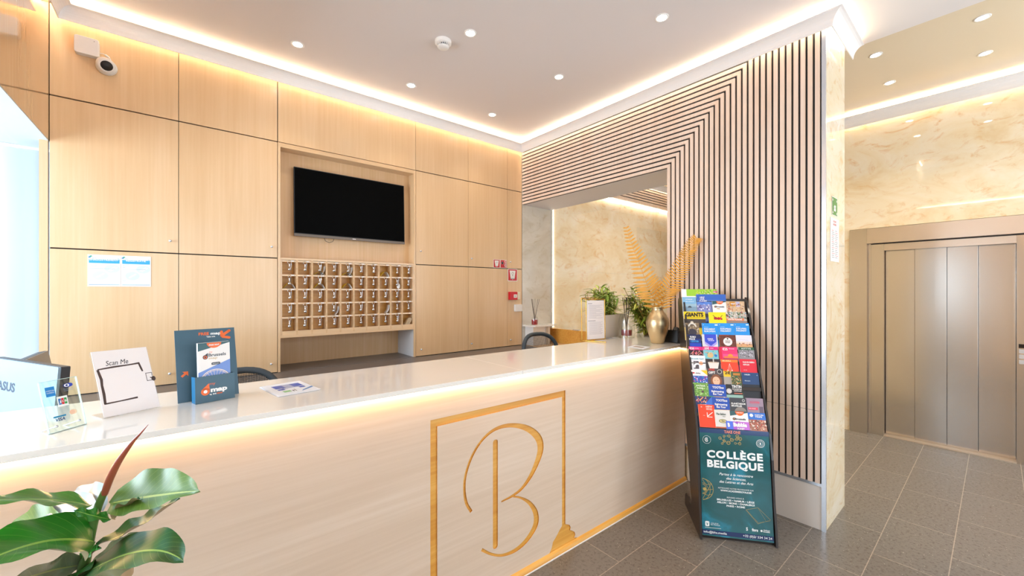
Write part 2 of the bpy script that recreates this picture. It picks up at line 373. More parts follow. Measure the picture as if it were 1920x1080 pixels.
# ================================================================= the room
S, D = 3.084, 3.554            # face of the slatted wall, face of the wall cupboards
XL = -0.606                    # left wall
ZC = 3.235                     # main ceiling
struct(B((-2.9, -2.9, -0.1), (7.3, 4.6, 0.0), floor_mat()), 'floor')
struct(B((-0.76, -2.9, ZC), (3.70, 4.3, ZC+0.2), M_CEIL), 'ceiling')
struct(B((3.70, -2.9, 3.375), (7.3, 4.3, 3.5), M_LOBCEIL), 'ceiling')
struct(B((-2.9, 0.4, 2.39), (-0.761, 4.0, 2.47), flat('e4ecf0', 0.6)), 'ceiling')
# back wall behind the cupboards, and on beyond the slatted wall as marble
struct(B((-0.76, 3.99, 0), (3.6, 4.1, ZC+0.2), M_DARK), 'wall_back')
struct(MB().box((S+0.002, D, 0), (3.60, 3.98, 3.42), M_GREYMARBLE), 'wall_niche')
struct(B((3.6, D+0.006, 0), (7.2, 3.98, 3.42), M_MARBLE), 'wall_lobby')
# left wall: lacquered upper part with a flat soffit, open below to the side window
struct(B((-0.76, -2.6, 2.39), (XL, D-0.002, ZC), W_LEFT).box((-0.76, D-0.001, 2.39), (-0.61, 3.99, ZC), W_LEFT), 'wall_left')
struct(B((-0.76, -2.6, 0), (XL, 0.42, 2.39), W_PANEL), 'wall_left')
struct(B((-0.645, D-0.001, 0), (XL-0.004, D+0.02, 2.388), W_PANEL), 'trim_1')
struct(B((-0.76, 0.42, 2.385), (-0.609, 3.99, 2.3895), flat('e4ecf0', 0.6)), 'ceiling')
# side bay with the curtained window
struct(MB().box((-2.9, 4.0, 0), (-2.5, 4.1, 2.5), M_WHITE).box((-0.9, 4.0, 0), (-0.6, 4.1, 2.5), M_WHITE).box((-2.5, 4.0, 0), (-0.9, 4.1, 0.9), M_WHITE), 'wall_bay')
struct(MB().box((-2.9, 0.4, 0), (-2.7, 1.0, 2.39), M_WHITE).box((-2.9, 3.6, 0), (-2.7, 4.0, 2.39), M_WHITE).box((-2.9, 1.0, 0), (-2.7, 3.6, 0.8), M_WHITE), 'wall_bay_side')
struct(B((-2.9, 0.3, 0), (-0.76, 0.4, 2.47), M_WHITE), 'wall_bay_front')
cw = MB()
rows = []
for j in range(2):
    rows.append([Vector((-2.7 + i*0.0175, 3.80 + 0.011*math.sin(i*0.75) + 0.006*math.sin(i*0.31), 1.06 + j*1.325)) for i in range(120)])
m_cur, nt_, b_ = base('sheer_curtain'); b_.inputs['Base Color'].default_value = srgb('dde3e6'); b_.inputs['Roughness'].default_value = 0.8
tr_ = nt_.nodes.new('ShaderNodeBsdfTranslucent'); tr_.inputs[0].default_value = srgb('cfdfec'); mx_ = nt_.nodes.new('ShaderNodeMixShader'); mx_.inputs[0].default_value = 0.5
nt_.links.new(b_.outputs[0], mx_.inputs[1]); nt_.links.new(tr_.outputs[0], mx_.inputs[2]); nt_.links.new(mx_.outputs[0], nt_.nodes['Material Output'].inputs[0])
t = thing('curtain', (-1.6, 3.8, 1.06), 'sheer white curtain over the side window beyond the monitors', 'curtain')
cw.grid(rows, m_cur); cw.build('curtain_fabric', t); B((-2.7, 3.78, 2.37), (-0.62, 3.82, 2.388), M_WHITE).build('curtain_rail', t)
struct(B((-2.7, 3.72, 1.03), (-0.66, 4.0, 1.06), M_WHITE), 'trim_2')
wf = MB().box((-2.5, 4.02, 0.9), (-2.45, 4.08, 2.39), M_WHITE).box((-0.95, 4.02, 0.9), (-0.9, 4.08, 2.39), M_WHITE).box((-1.72, 4.02, 0.9), (-1.68, 4.08, 2.39), M_WHITE).box((-2.45, 4.02, 0.9), (-0.95, 4.08, 0.95), M_WHITE)
struct(wf, 'window_1')
# street front behind the camera: two wide windows
wallf = MB().box((-0.76, -2.9, 2.9), (7.3, -2.6, 3.6), M_WHITE).box((-0.76, -2.9, 0), (-0.55, -2.6, 2.9), M_WHITE).box((3.55, -2.9, 0), (3.8, -2.6, 2.9), M_WHITE).box((5.5, -2.9, 0), (7.3, -2.6, 2.9), M_WHITE).box((-0.55, -2.9, 0), (3.55, -2.6, 0.25), M_WHITE)
struct(wallf, 'wall_front')
wf = MB()
for x in (-0.55, 0.78, 2.13, 3.48): wf.box((x, -2.8, 0.25), (x+0.07, -2.7, 2.9), flat('3a3a3c', 0.4))
wf.box((-0.48, -2.8, 2.83), (3.5, -2.7, 2.9), flat('3a3a3c', 0.4)).box((-0.48, -2.8, 0.25), (3.5, -2.7, 0.31), flat('3a3a3c', 0.4))
struct(wf, 'window_2')
# slatted wall: marble-clad core with the opening over the counter
Y0, YO, ZO, XB = 0.68, 1.735, 2.512, 3.578
core = MB()
core.box((S+0.018, Y0, 0), (XB, YO, 3.23), M_MARBLE)
core.box((S+0.018, YO, ZO), (XB, D-0.001, 3.23), M_CEIL)
core.box((S+0.018, YO, 0), (XB, D-0.001, 0.865), W_PANELX)
wr = struct(core, 'wall_right')
sl = MB(); P_ = 0.0384; SW = 0.0254; nH = 16
zt = 3.23
for k in range(nH):                      # mitred slats: horizontal over the opening, turning down beside it
    z0 = ZO + 0.004 + k*P_; z1 = z0 + SW; y1 = YO - 0.004 - k*P_; y0 = y1 - SW
    pts = [(D-0.002, z0), (D-0.002, z1), (y0, z1), (y0, 0.29), (y1, 0.29), (y1, z0)]
    n = len(pts); vs = [(S, a, b) for a, b in pts] + [(S+0.012, a, b) for a, b in pts]
    fr_q = [(0,1,2,5), (5,2,3,4)]
    fs = fr_q + [(i, i+n, (i+1) % n + n, (i+1) % n) for i in range(n)]
    sl.add(vs, fs, W_SLAT)
y = YO - 0.004 - nH*P_
while y - SW > Y0 + 0.022:
    sl.box((S, y-SW, 0.29), (S+0.012, y, zt), W_SLAT); y -= P_
sl.build('slats', wr)
sl_end = y
bk = MB().box((S+0.012, Y0+0.02, 0.29), (S+0.018, YO, 3.23), M_BLACK).box((S+0.012, YO, ZO), (S+0.018, D-0.001, 3.23), M_BLACK)
bk.build('slat_backing', wr)
B((S+0.001, Y0+0.018, 0.272), (S+0.018, YO, 0.291), M_CHROME).build('metal_strip', wr)
struct(B((S+0.004, Y0+0.018, 0.0), (S+0.0175, 1.56, 0.272), flat('e6e0da', 0.35, coat=.2)), 'baseboard_right')
cp = MB().box((S-0.004, Y0-0.004, 0), (S+0.012, Y0+0.018, 3.2), M_CHROME); cp.build('corner_trim', wr)
mj = MB()
for z in (0.745,): mj.box((S-0.0004, Y0+0.03, z), (S, YO-0.01, z+0.0015), M_DARK)
mj.build('slat_joint', wr)
# glass pane in the opening, low wooden apron below it
wn = struct(MB().box((XB-0.012, YO, 1.04), (XB-0.004, D-0.004, ZO), M_GLASS), 'window_3')
MB().box((XB-0.016, D-0.012, 1.04), (XB, D-0.002, ZO), M_CHROME).box((XB-0.02, 3.10, 1.03), (XB+0.006, 3.19, 1.045), M_CHROME).build('glass_fitting', wn)
struct(MB().box((XB-0.03, YO, 0.865), (XB, D-0.002, 1.036), W_GOLD), 'trim_3')
# lobby: elevator wall, slat panel and light line over the marble
EX = 5.55
ev = MB().box((EX, 1.012, 0), (7.2, 1.3, 3.42), M_MARBLE).box((EX, -0.60, 2.155), (7.2, 1.012, 3.42), M_MARBLE).box((EX, -2.9, 0), (7.2, -0.60, 3.42), M_MARBLE).box((6.3, -0.60, 0), (7.2, 1.012, 2.155), M_DARK)
struct(ev, 'wall_elevator')
struct(B((7.2, 1.3, 0), (7.3, 4.0, 3.42), M_MARBLE), 'wall_far')
struct(B((EX, 1.3, 0), (7.2, 1.31, 3.42), M_MARBLE), 'wall_return')
sp = MB()
for k in range(9): sp.box((3.60, 3.488, 2.86 + k*P_*1.05), (7.19, 3.502, 2.86 + k*P_*1.05 + SW), W_SLAT)
sp.box((3.60, 3.50, 2.845), (7.19, D+0.005, 3.22), M_BLACK); sp.box((3.60, 3.486, 2.835), (7.19, 3.52, 2.858), W_SLAT)
struct(sp, 'trim_4')
# ---------------------------------------------------------------- floating coving with its light strips
def coving(name, path, prof, label, ledp, mat_led, thick=0.007, mat=None):
    mat = mat or M_COVE; mb = MB(); n = len(prof)
    rows = []
    back = [(w_ - thick*0.7, z_ - (-thick*0.7 if i else 0)) for i, (w_, z_) in enumerate(prof)]
    loop = prof + back[::-1]
    for (x, y), (dx, dy) in path: rows.append([Vector((x + dx*w_, y + dy*w_, z_)) for w_, z_ in loop + [loop[0]]])
    mb.grid(rows, mat, smooth=False)
    m = len(loop)
    for r in (rows[0], rows[-1]): mb.add(r[:-1], [tuple(range(m))], mat)
    o = struct(mb, name)
    lb = MB(); rows = []
    w0, z0 = ledp; e = 0.003
    lp = [(w0-e, z0-e), (w0+e, z0-e), (w0+e, z0+e), (w0-e, z0+e), (w0-e, z0-e)]
    for (x, y), (dx, dy) in path: rows.append([Vector((x + dx*w_, y + dy*w_, z_)) for w_, z_ in lp])
    lb.grid(rows, mat_led, smooth=False); lb.build('led_strip', o)
    return o
def cove_prof(w0, z0, w1, z1, n=8):
    # concave towards the room
    return [(w0 + (w1-w0)*(1-math.cos(t)), z0 + (z1-z0)*math.sin(t)) for t in (math.pi/2*i/n for i in range(n+1))]
PATH = [((XL, -2.6), (1, 0)), ((XL, D), (1, -1)), ((S, D), (-1, -1)), ((S, Y0), (-1, -1)), ((3.590, Y0), (0, -1))]
coving('trim_5', PATH, cove_prof(0.046, 3.105, 0.104, 3.180), '', (0.030, 3.200), led(SOFT, LED_COVE, 'cove'))
coving('trim_6', [((EX, -2.6), (-1, 0)), ((EX, 1.30), (-1, 0))], cove_prof(0.040, 3.240, 0.115, 3.340), '', (0.030, 3.350), led(SOFT, LED_LOBBY, 'lobby'), mat=M_COVE)
coving('trim_7', [((3.6, 3.488), (0, -1)), ((7.19, 3.488), (0, -1))], cove_prof(0.046, 3.10, 0.10, 3.18), '', (0.030, 3.175), led(SOFT, LED_LOBBY, 'lobby'))
lg = MB().box((3.60, 3.530, 2.828), (7.19, 3.536, 2.834), led(SOFT, LED_LOBBY, 'lobby')); 
lt_ = MB().box((3.592, D-0.006, 1.05), (3.606, D+0.004, 2.83), led(SOFT, 9.0, 'vertical'))
o = struct(lt_, 'trim_8'); 
o = struct(lg, 'trim_9')
# ---------------------------------------------------------------- wall cupboards
def cupboard(x0, x1, knobs, label, z_rows=((0.870, 1.752), (1.757, 2.656), (2.661, 3.20))):
    t = thing('wall_cabinet', ((x0+x1)/2, D, 0.87), label, 'cabinet', 'oak cupboards covering the back wall')
    c = MB().box((x0+0.001, D+0.02, 0.866), (x1-0.001, 3.985, 3.22), M_DARK); c.build('carcass', t)
    for i, (z0, z1) in enumerate(z_rows):
        d = B((x0+0.0016, D, z0+0.0015), (x1-0.0016, D+0.019, z1-0.0015), W_PANEL).build('door' if i < 2 else 'top_panel', t, bevel=0.0006)
        kx, kz = knobs[i] if i < len(knobs) else (None, None)
        if kx is not None:
            k = MB().lathe([(0.004, 0), (0.0035, 0.010), (0.0075, 0.012), (0.0085, 0.018), (0.006, 0.022), (0.0, 0.0225)], (kx, D, kz), M_CHROME, 14, axis=(0, -1, 0))
            kb = k.build('knob', t); kb.parent = d; kb.matrix_parent_inverse = Matrix.Identity(4)
    return t
cupboard(-0.6055, -0.019, [(-0.065, 0.944), (-0.062, 1.837)], 'oak wall cupboard with two papers taped to its lower door')
cupboard(-0.019, 0.570, [(0.526, 0.940), (0.530, 1.839)], 'plain oak wall cupboard between the papers and the television recess')
cupboard(1.731, 2.331, [(1.783, 0.934), (1.778, 1.885)], 'oak wall cupboard right beside the key pigeonholes')
cupboard(2.331, 2.860, [(2.366, 0.942), (2.366, 1.843)], 'oak wall cupboard with the two small square fire signs')
cupboard(2.860, 3.080, [(2.902, 0.940), (2.898, 1.833)], 'narrow oak wall cupboard in the corner carrying the red call point')
# middle unit with the recess for the television, the pigeonholes and the low open bay
t = thing('recess_unit', (1.15, D, 0.87), 'oak unit with a television recess above and an open bay below', 'cabinet')
NX0, NX1 = 0.5725, 1.7285
fr = MB()
fr.box((NX0, D-0.004, 0.868), (NX0+0.017, 3.985, 2.655), W_PANEL).box((NX1-0.017, D-0.004, 0.868), (NX1, 3.985, 2.655), W_PANEL)
fr.box((NX0+0.017, D-0.004, 2.622), (NX1-0.017, 3.985, 2.655), W_PANELX)
fr.box((NX0+0.017, D-0.002, 1.745), (NX1-0.017, 3.80, 1.760), W_PANELX)
fr.box((NX0+0.017, D-0.002, 1.132), (NX1-0.017, 3.985, 1.150), W_PANELX)
fr.build('frame', t)
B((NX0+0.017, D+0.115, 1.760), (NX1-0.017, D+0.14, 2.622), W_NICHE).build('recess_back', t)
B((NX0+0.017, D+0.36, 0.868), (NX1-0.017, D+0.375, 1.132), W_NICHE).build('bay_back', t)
B((NX1-0.019, D+0.01, 0.868), (NX1-0.0175, D+0.36, 1.132), flat('cfcac8', .5)).build('bay_lining', t)
B((NX0+0.0016, D, 2.6615), (NX1+0.001, D+0.019, 3.198), W_PANEL).build('top_panel', t, bevel=0.0006)
B((NX0, D+0.02, 2.660), (NX1, 3.985, 3.22), M_DARK).build('carcass', t)
# pigeonhole rack
RX0, RX1, RZ0, RZ1 = 0.5895, 1.7115, 1.150, 1.745
NC, NR = 10, 5; T = 0.013
pg = thing('key_rack', (1.15, D, 1.15), 'oak pigeonhole rack of fifty small compartments for room keys', 'key rack')
rk = MB(); cwid = (RX1-RX0-T)/NC; 
ZB, ZT = 1.176, 1.735; chh = (ZT-ZB)/NR
for i in range(NC+1): rk.box((RX0+i*cwid, D+0.001, RZ0), (RX0+i*cwid+T, D+0.10, RZ1), W_PIGEON if 0 < i < NC else W_PANEL)
for j in range(NR+1):
    z = ZB + j*chh
    for i in range(NC): rk.box((RX0+i*cwid+T, D, z-0.006), (RX0+(i+1)*cwid, D+0.10, z+0.007), W_PANELX)
for i in range(NC): rk.box((RX0+i*cwid+T, D, RZ0), (RX0+(i+1)*cwid, D+0.10, ZB-0.006), W_PANELX)
rk.build('dividers', pg)
B((RX0, D+0.10, RZ0), (RX1, D+0.112, RZ1), W_GOLD).build('back_board', pg)
def cell(i, j):   # column i, row j from the top: centre x, top z of the hole
    return RX0 + T + i*cwid + (cwid-T)/2, ZB + (NR-j)*chh - 0.006
ORD = ['first', 'second', 'third', 'fourth', 'fifth', 'sixth', 'seventh', 'eighth', 'ninth', 'last']
ROWN = ['top', 'second', 'middle', 'fourth', 'bottom']
x_, z_ = cell(0, 0)
hk = MB().tube([(x_, D-0.0005, z_+0.008), (x_, D-0.010, z_+0.007), (x_, D-0.012, z_+0.012)], 0.0012, M_CHROME, 6).build('hook', pg)
tg_ = MB().box((x_+0.012, D-0.0016, z_+0.003), (x_+0.034, D-0.0001, z_+0.011), M_PAPER).build('number_tag', pg)
for j in range(NR):
    for i in range(NC):
        if i == j == 0: continue
        x, z = cell(i, j)
        for src in (hk, tg_):
            c_ = src.copy(); COL.objects.link(c_); c_.parent = pg; c_.location = (x-x_, 0, z-z_)
NOKEY = {(0, 7), (1, 4), (3, 7), (4, 9)}
keyproto = None
M_KEY = flat('c9c6c4', 0.22, 1.0); M_KEYD = flat('8e8a88', 0.3, 1.0)
for j in range(NR):
    for i in range(NC):
        if (j, i) in NOKEY: continue
        x, z = cell(i, j)
        lab = 'steel room key on a ring hanging in the %s compartment of the %s row' % (ORD[i], ROWN[j])
        if keyproto is None:
            t = thing('room_key', (x, D-0.012, z), lab, 'key', 'room keys hanging in the pigeonhole rack')
            c = (x, D-0.012, z)
            ring = [(c[0] + 0.013*math.sin(a), c[1], c[2] - 0.004 + 0.013*math.cos(a)) for a in (2*math.pi*k/20 for k in range(21))]
            MB().tube(ring, 0.0013, M_KEY, 6, False).build('key_ring', t)
            MB().lathe([(0.003, 0), (0.0055, -0.004), (0.0035, -0.010), (0.0048, -0.030), (0.0075, -0.034), (0.0115, -0.040), (0.0125, -0.046), (0.0105, -0.052), (0.006, -0.056), (0, -0.057)], (c[0], c[1], c[2]-0.014), M_KEY, 14).build('fob', t)
            k = MB(); kf = Fr((c[0]+0.004, c[1]-0.002, c[2]-0.018), (1, 0, -0.12), (0.12, 0, 1))
            k.prism([(0.004*math.cos(a)+0.008, 0.006*math.sin(a)) for a in (2*math.pi*q/12 for q in range(12))], -0.001, 0.001, M_KEYD, kf)
            k.box((0.006, -0.046, -0.0008), (0.0105, -0.004, 0.0008), M_KEYD, kf).box((0.0105, -0.044, -0.0008), (0.0135, -0.036, 0.0008), M_KEYD, kf)
            k.build('key_blade', t); keyproto = t
        else:
            t = copy_tree(keyproto); t.location = (x, D-0.012, z); t['label'] = lab
            t.rotation_euler = (0, random.uniform(-.05, .05), random.uniform(-0.7, 0.7))
# rolled papers and cards lying in some compartments
def curl(i, j, kind, lab):
    x, z = cell(i, j); zb = z - chh + 0.0135 ; y0 = D + 0.002; mb = MB()
    hw = (cwid - T)/2 - 0.004
    ye = flat('f6d232', 0.4); wh = flat('eceae8', 0.5)
    if kind in ('arch', 'both'):
        rows = []
        for yy in (y0, y0+0.075): rows.append([Vector((x - hw + 2*hw*k/12, yy, zb + 0.001 + (0.046 if kind == 'arch' else 0.026)*math.sin(math.pi*(k/12)**1.3))) for k in range(13)])
        mb.grid(rows, ye)
        rows2 = [[p - Vector((0, 0.0, 0.0022)) + Vector((0, 0.0005, 0)) for p in r] for r in rows]; mb.grid([r[::-1] for r in rows2], wh)
    if kind in ('side', 'both'):
        rows = []
        for yy in (y0+0.002, y0+0.07): rows.append([Vector((x + hw - 0.028*(1-math.sin(math.pi/2*k/10))**1.5 , yy, zb + 0.002 + 0.075*(1 - k/10)*0 + 0.072*(k/10))) for k in range(11)])
        mb.grid(rows, wh); mb.grid([[p + Vector((0.001, 0, 0)) for p in r][::-1] for r in rows], wh)
    if kind == 'disc':
        rows = []
        for a in range(0, 2): rows.append([Vector((x + 0.018 + 0.016*math.cos(q), y0 + a*0.004, zb + 0.026 + 0.024*math.sin(q))) for q in (2*math.pi*k/16 for k in range(17))])
        mb.grid(rows, wh); mb.add([p for p in rows[0][:-1]], [tuple(range(16))], wh)
    if kind == 'stack':
        for q in range(6):
            f_ = Fr((x - 0.02 + q*0.007, y0, zb + 0.001), (0, 1, 0), (0.55, 0, 1)); mb.box((0, 0, 0), (0.05, 0.07 - 0.004*abs(q-2), 0.003), flat('e6d2b4' if q % 2 else 'd9bf98', .5), f_)
    return tag(mb.build('curled_card', loc=(x, y0, zb)), lab, 'card', 'cards tucked in the pigeonhole rack')
curl(2, 0, 'both', 'yellow and white card curled inside the third compartment of the top row')
curl(4, 0, 'both', 'yellow and white card curled inside the fifth compartment of the top row')
curl(7, 0, 'arch', 'large yellow card arched in the keyless eighth compartment of the top row')
curl(0, 1, 'arch', 'yellow card arched behind the first key of the second row')
curl(2, 1, 'arch', 'yellow card arched behind the third key of the second row')
curl(4, 1, 'arch', 'yellow card arched in the keyless fifth compartment of the second row')
curl(8, 1, 'disc', 'round pale tag behind the ninth key of the second row')
curl(3, 3, 'side', 'white paper bent upright behind the fourth key of the fourth row')
curl(7, 3, 'side', 'white paper bent upright in the keyless eighth compartment of the fourth row')
curl(9, 4, 'stack', 'bundle of cream cards leaning in the last compartment of the bottom row')
# ---------------------------------------------------------------- rear desktop
t = thing('rear_desk', (1.2, 3.3, 0), 'long grey worktop running below the oak wall cupboards', 'desk')
MB().box((-0.60, 3.10, 0.84), (3.08, D+0.0, 0.866), M_GREYTOP).box((NX0+0.0175, D, 0.84), (NX1-0.0175, 3.91, 0.868), M_GREYTOP).build('worktop', t)
for x in (-0.58, 1.2, 3.0): B((x, 3.14, 0), (x+0.03, D-0.01, 0.84), W_PANEL).build('support', t)
struct(B((-0.60, D, 0), (3.08, D+0.02, 0.8395), W_PANEL), 'trim_10')
struct(B((-0.62, D-0.0, 0.84), (NX0+0.015, D+0.019, 0.869), M_DARK), 'trim_11')
# television
t = thing('television', (1.165, D+0.08, 2.2), 'flat black television hanging in the oak recess', 'television')
f = Fr((0.695, D+0.06, 1.945), (1, 0, 0), (0, 0.03, 1)); TW, TH = 0.945, 0.562
m_scr = flat('010101', 0.6, spec=0.05)
MB().rbox((0, 0, 0), (TW, TH, 0.012), M_BLACK, 0.004, f).box((0.1, 0.06, -0.04), (TW-0.1, TH-0.1, 0), M_BLACK, f).build('cabinet_back', t)
MB().rect(0.006, 0.026, TW-0.006, TH-0.006, m_scr, f, 0.0128).build('screen', t)
MB().box((0, 0, 0.012), (TW, 0.020, 0.0145), flat('6e6258', 0.3, .9), f).rect(TW/2-.014, .008, TW/2+.014, .013, M_WHITE, f, 0.0148).build('lower_bezel', t)
MB().tube([f.p(0.23, 0.004, -0.005), f.p(0.24, -0.022, -0.004), f.p(0.27, -0.035, -0.004), f.p(0.30, -0.022, -0.004), f.p(0.31, 0.004, -0.005)], 0.002, M_BLACK, 6).build('cable', t)
MB().box((0.35, 0.15, -0.058), (0.6, 0.4, -0.04), M_DARK, f).build('bracket', t)
# ---------------------------------------------------------------- things on the back wall
t = thing('security_camera', (-0.37, D, 2.9), 'white ball security camera below the junction box, upper left', 'camera')
MB().lathe([(0.0, 0.0), (0.048, 0.0), (0.05, 0.012), (0.045, 0.03)], (-0.365, D, 2.90), M_WHITE, 24, axis=(0, -1, 0)).build('mount', t)
bc = Vector((-0.365, D-0.052, 2.895)); ax = Vector((0.25, -0.85, -0.45)).normalized()
prof = [(0.0, -0.042)] + [(0.044*math.sin(a), -0.044*math.cos(a)) for a in (math.radians(d) for d in range(10, 125, 8))] + [(0.030, 0.028)]
MB().lathe(prof, bc, M_WHITE, 26, axis=ax).build('housing', t)
MB().lathe([(0.030, 0.026), (0.024, 0.034), (0.0, 0.037)], bc, M_BLACK, 20, axis=ax).build('lens', t)
t = thing('junction_box', (-0.445, D, 2.99), 'white square junction box on the oak panel near the ceiling corner', 'box')
f = Fr((-0.500, D, 2.935), (1, 0, 0), (0, 0, 1)); MB().rbox((0, 0, 0), (0.105, 0.105, 0.045), M_WHITE, 0.012, f).build('cover', t, bevel=0.003)
MB().disc(0.085, 0.088, 0.002, M_DARK, f, 0.0455, 8).build('screw', t)
cab = catmull([(-0.398, D-0.012, 2.975), (-0.375, D-0.02, 2.972), (-0.352, D-0.02, 2.958), (-0.345, D-0.02, 2.945)], 5)
MB().tube(cab, 0.0022, M_WHITE, 8).tube([cab[6], cab[10]], 0.006, M_WHITE, 10).build('cable', t)
def board(fr, w, h, m=M_PAPER, th=0.0015): return MB().box((0, 0, 0), (w, h, th), m, fr)
def notice(x0, x1, head, org, label):
    f = Fr((x0, D-0.0004, 1.528), (1, 0, 0), (0, 0, 1)); w_ = x1-x0; h = 0.197; mb = board(f, w_, h, flat('eef2fa', .4)); c = 0.0018
    bl = flat('38a6e6', .4); gr = flat('9aa6b4', .5); pl = flat('d3e0ea', .5); k = w_
    mb.rect(0.04*k, h-0.052, 0.97*k, h-0.027, bl, f, c).text(head, 0.5*k, h-0.036, 0.0085, M_WHITE, f, c+.0004, 'c', w=(0.88 if len(head) > 11 else .66)*k, bold=.02)
    mb.disc(0.10*k, h-0.010, 0.006, flat('3aa37e', .4), f, c, 12, ry=.004).disc(0.06*k, h-0.016, 0.006, flat('2f7fb8', .4), f, c, 12, ry=.004).text(org, 0.14*k, h-0.023, 0.006, flat('335d86', .4), f, c)
    mb.rect(0.90*k, h-0.025, 0.96*k, h-0.021, gr, f, c)
    mb.disc(0.74*k, 0.112, 0.24*k, pl, f, c, 28, ry=0.026).disc(0.38*k, 0.068, 0.24*k, pl, f, c, 28, ry=0.027)
    mb.stroke([(0.62*k, 0.100), (0.84*k, 0.126)], 0.005, M_WHITE, f, c+.0004).stroke([(0.68*k, 0.096), (0.9*k, 0.122)], 0.005, M_WHITE, f, c+.0004).stroke([(0.26*k, 0.055), (0.5*k, 0.082)], 0.008, M_WHITE, f, c+.0004)
    for yy, ww in ((0.140, .22), (0.134, .25), (0.127, .22), (0.121, .10), (0.110, .78)): mb.rect(0.05*k, yy, (0.05+ww)*k, yy+0.0018, gr, f, c+.0006)
    mb.rect(0.05*k, 0.036, 0.16*k, 0.0375, gr, f, c).rect(0.04*k, 0.010, 0.97*k, 0.0125, flat('3f7f9e', .4), f, c)
    return tag(mb.build('notice', loc=f.o), label, 'notice')
notice(-0.449, -0.303, 'ENREGISTREMENT', 'afsca', 'laminated white notice with blue band reading ENREGISTREMENT')
notice(-0.3015, -0.160, 'REGISTRATIE', 'favv', 'laminated white notice with blue band reading REGISTRATIE')
RED = flat('c81424', 0.35)
def fire(x0, z0, w_, h, kind, label):
    f = Fr((x0, D-0.0004, z0), (1, 0, 0), (0, 0, 1)); mb = board(f, w_, h, M_WHITE); c = .0018; b = .05*w_
    mb.rect(b, b, w_-b, h-b, RED, f, c)
    if kind in 'ab':
        mb.poly([(.18*w_, .86*h), (.30*w_, .18*h), (.42*w_, .18*h), (.5*w_, .10*h), (.58*w_, .18*h), (.70*w_, .18*h), (.82*w_, .86*h)], M_WHITE, f, c+.0004)
        mb.ring(.5*w_, .62*h, .07*w_, .10*w_, flat('9a9498', .5), f, c+.0008, 16)
        if kind == 'b': mb.disc(.5*w_, .46*h, .035*w_, M_BLACK, f, c+.0008, 10).stroke([(.46*w_, .74*h), (.62*w_, .66*h)], .004, flat('9a9498', .5), f, c+.0008)
        mb.rect(.28*w_, .17*h, .72*w_, .21*h, M_WHITE, f, c+.0004)
    else:
        mb.poly([(.10*w_, .48*h), (.32*w_, .84*h), (.55*w_, .48*h)], M_WHITE, f, c+.0004).disc(.32*w_, .62*h, .16*w_, M_WHITE, f, c+.0004, 14)
        for q in range(5): mb.stroke([(.60*w_ + .03*w_*q, .80*h - q*.12*h), (.90*w_, .90*h - q*.15*h)], .006, M_WHITE, f, c+.0004)
        mb.stroke([(.72*w_, .5*h), (.66*w_, .3*h), (.78*w_, .12*h), (.92*w_, .22*h)], .006, M_WHITE, f, c+.0004)
    return tag(mb.build('fire_sign', loc=f.o), label, 'sign')
fire(2.661, 1.758, 0.092, 0.094, 'a', 'small square red fire sign with a white bucket shape')
fire(2.757, 1.758, 0.093, 0.094, 'c', 'small square red fire sign with a helmet and hose drawing')
fire(2.866, 1.612, 0.142, 0.142, 'b', 'larger red fire sign with white bucket above the call point')
t = thing('call_point', (2.93, D, 1.44), 'red manual fire call point box mounted on the narrow cupboard', 'alarm')
f = Fr((2.873, D, 1.398), (1, 0, 0), (0, 0, 1)); MB().rbox((0, 0, 0), (0.104, 0.092, 0.045), RED, .006, f).build('housing', t, bevel=.003)
MB().rect(.045, .024, .094, .062, M_WHITE, f, .0455).text('FIRE', .069, .038, .009, M_BLACK, f, .046, 'c', bold=.02).build('label_plate', t)
tag(MB().rbox((0, 0, 0), (0.055, .085, .02), flat('efe6cf', .5), .006, Fr((2.982, D, 1.404), (1, 0, 0), (0, 0, 1))).build('wall_switch', loc=(2.982, D, 1.404)), 'cream switch plate touching the red call point', 'switch')
tag(MB().rbox((0, 0, 0), (0.105, .082, .028), M_WHITE, .006, Fr((2.958, D, 1.262), (1, 0, 0), (0, 0, 1))).build('wall_box', bevel=.003, loc=(2.958, D, 1.262)), 'white plastic wall box below the red call point', 'box')
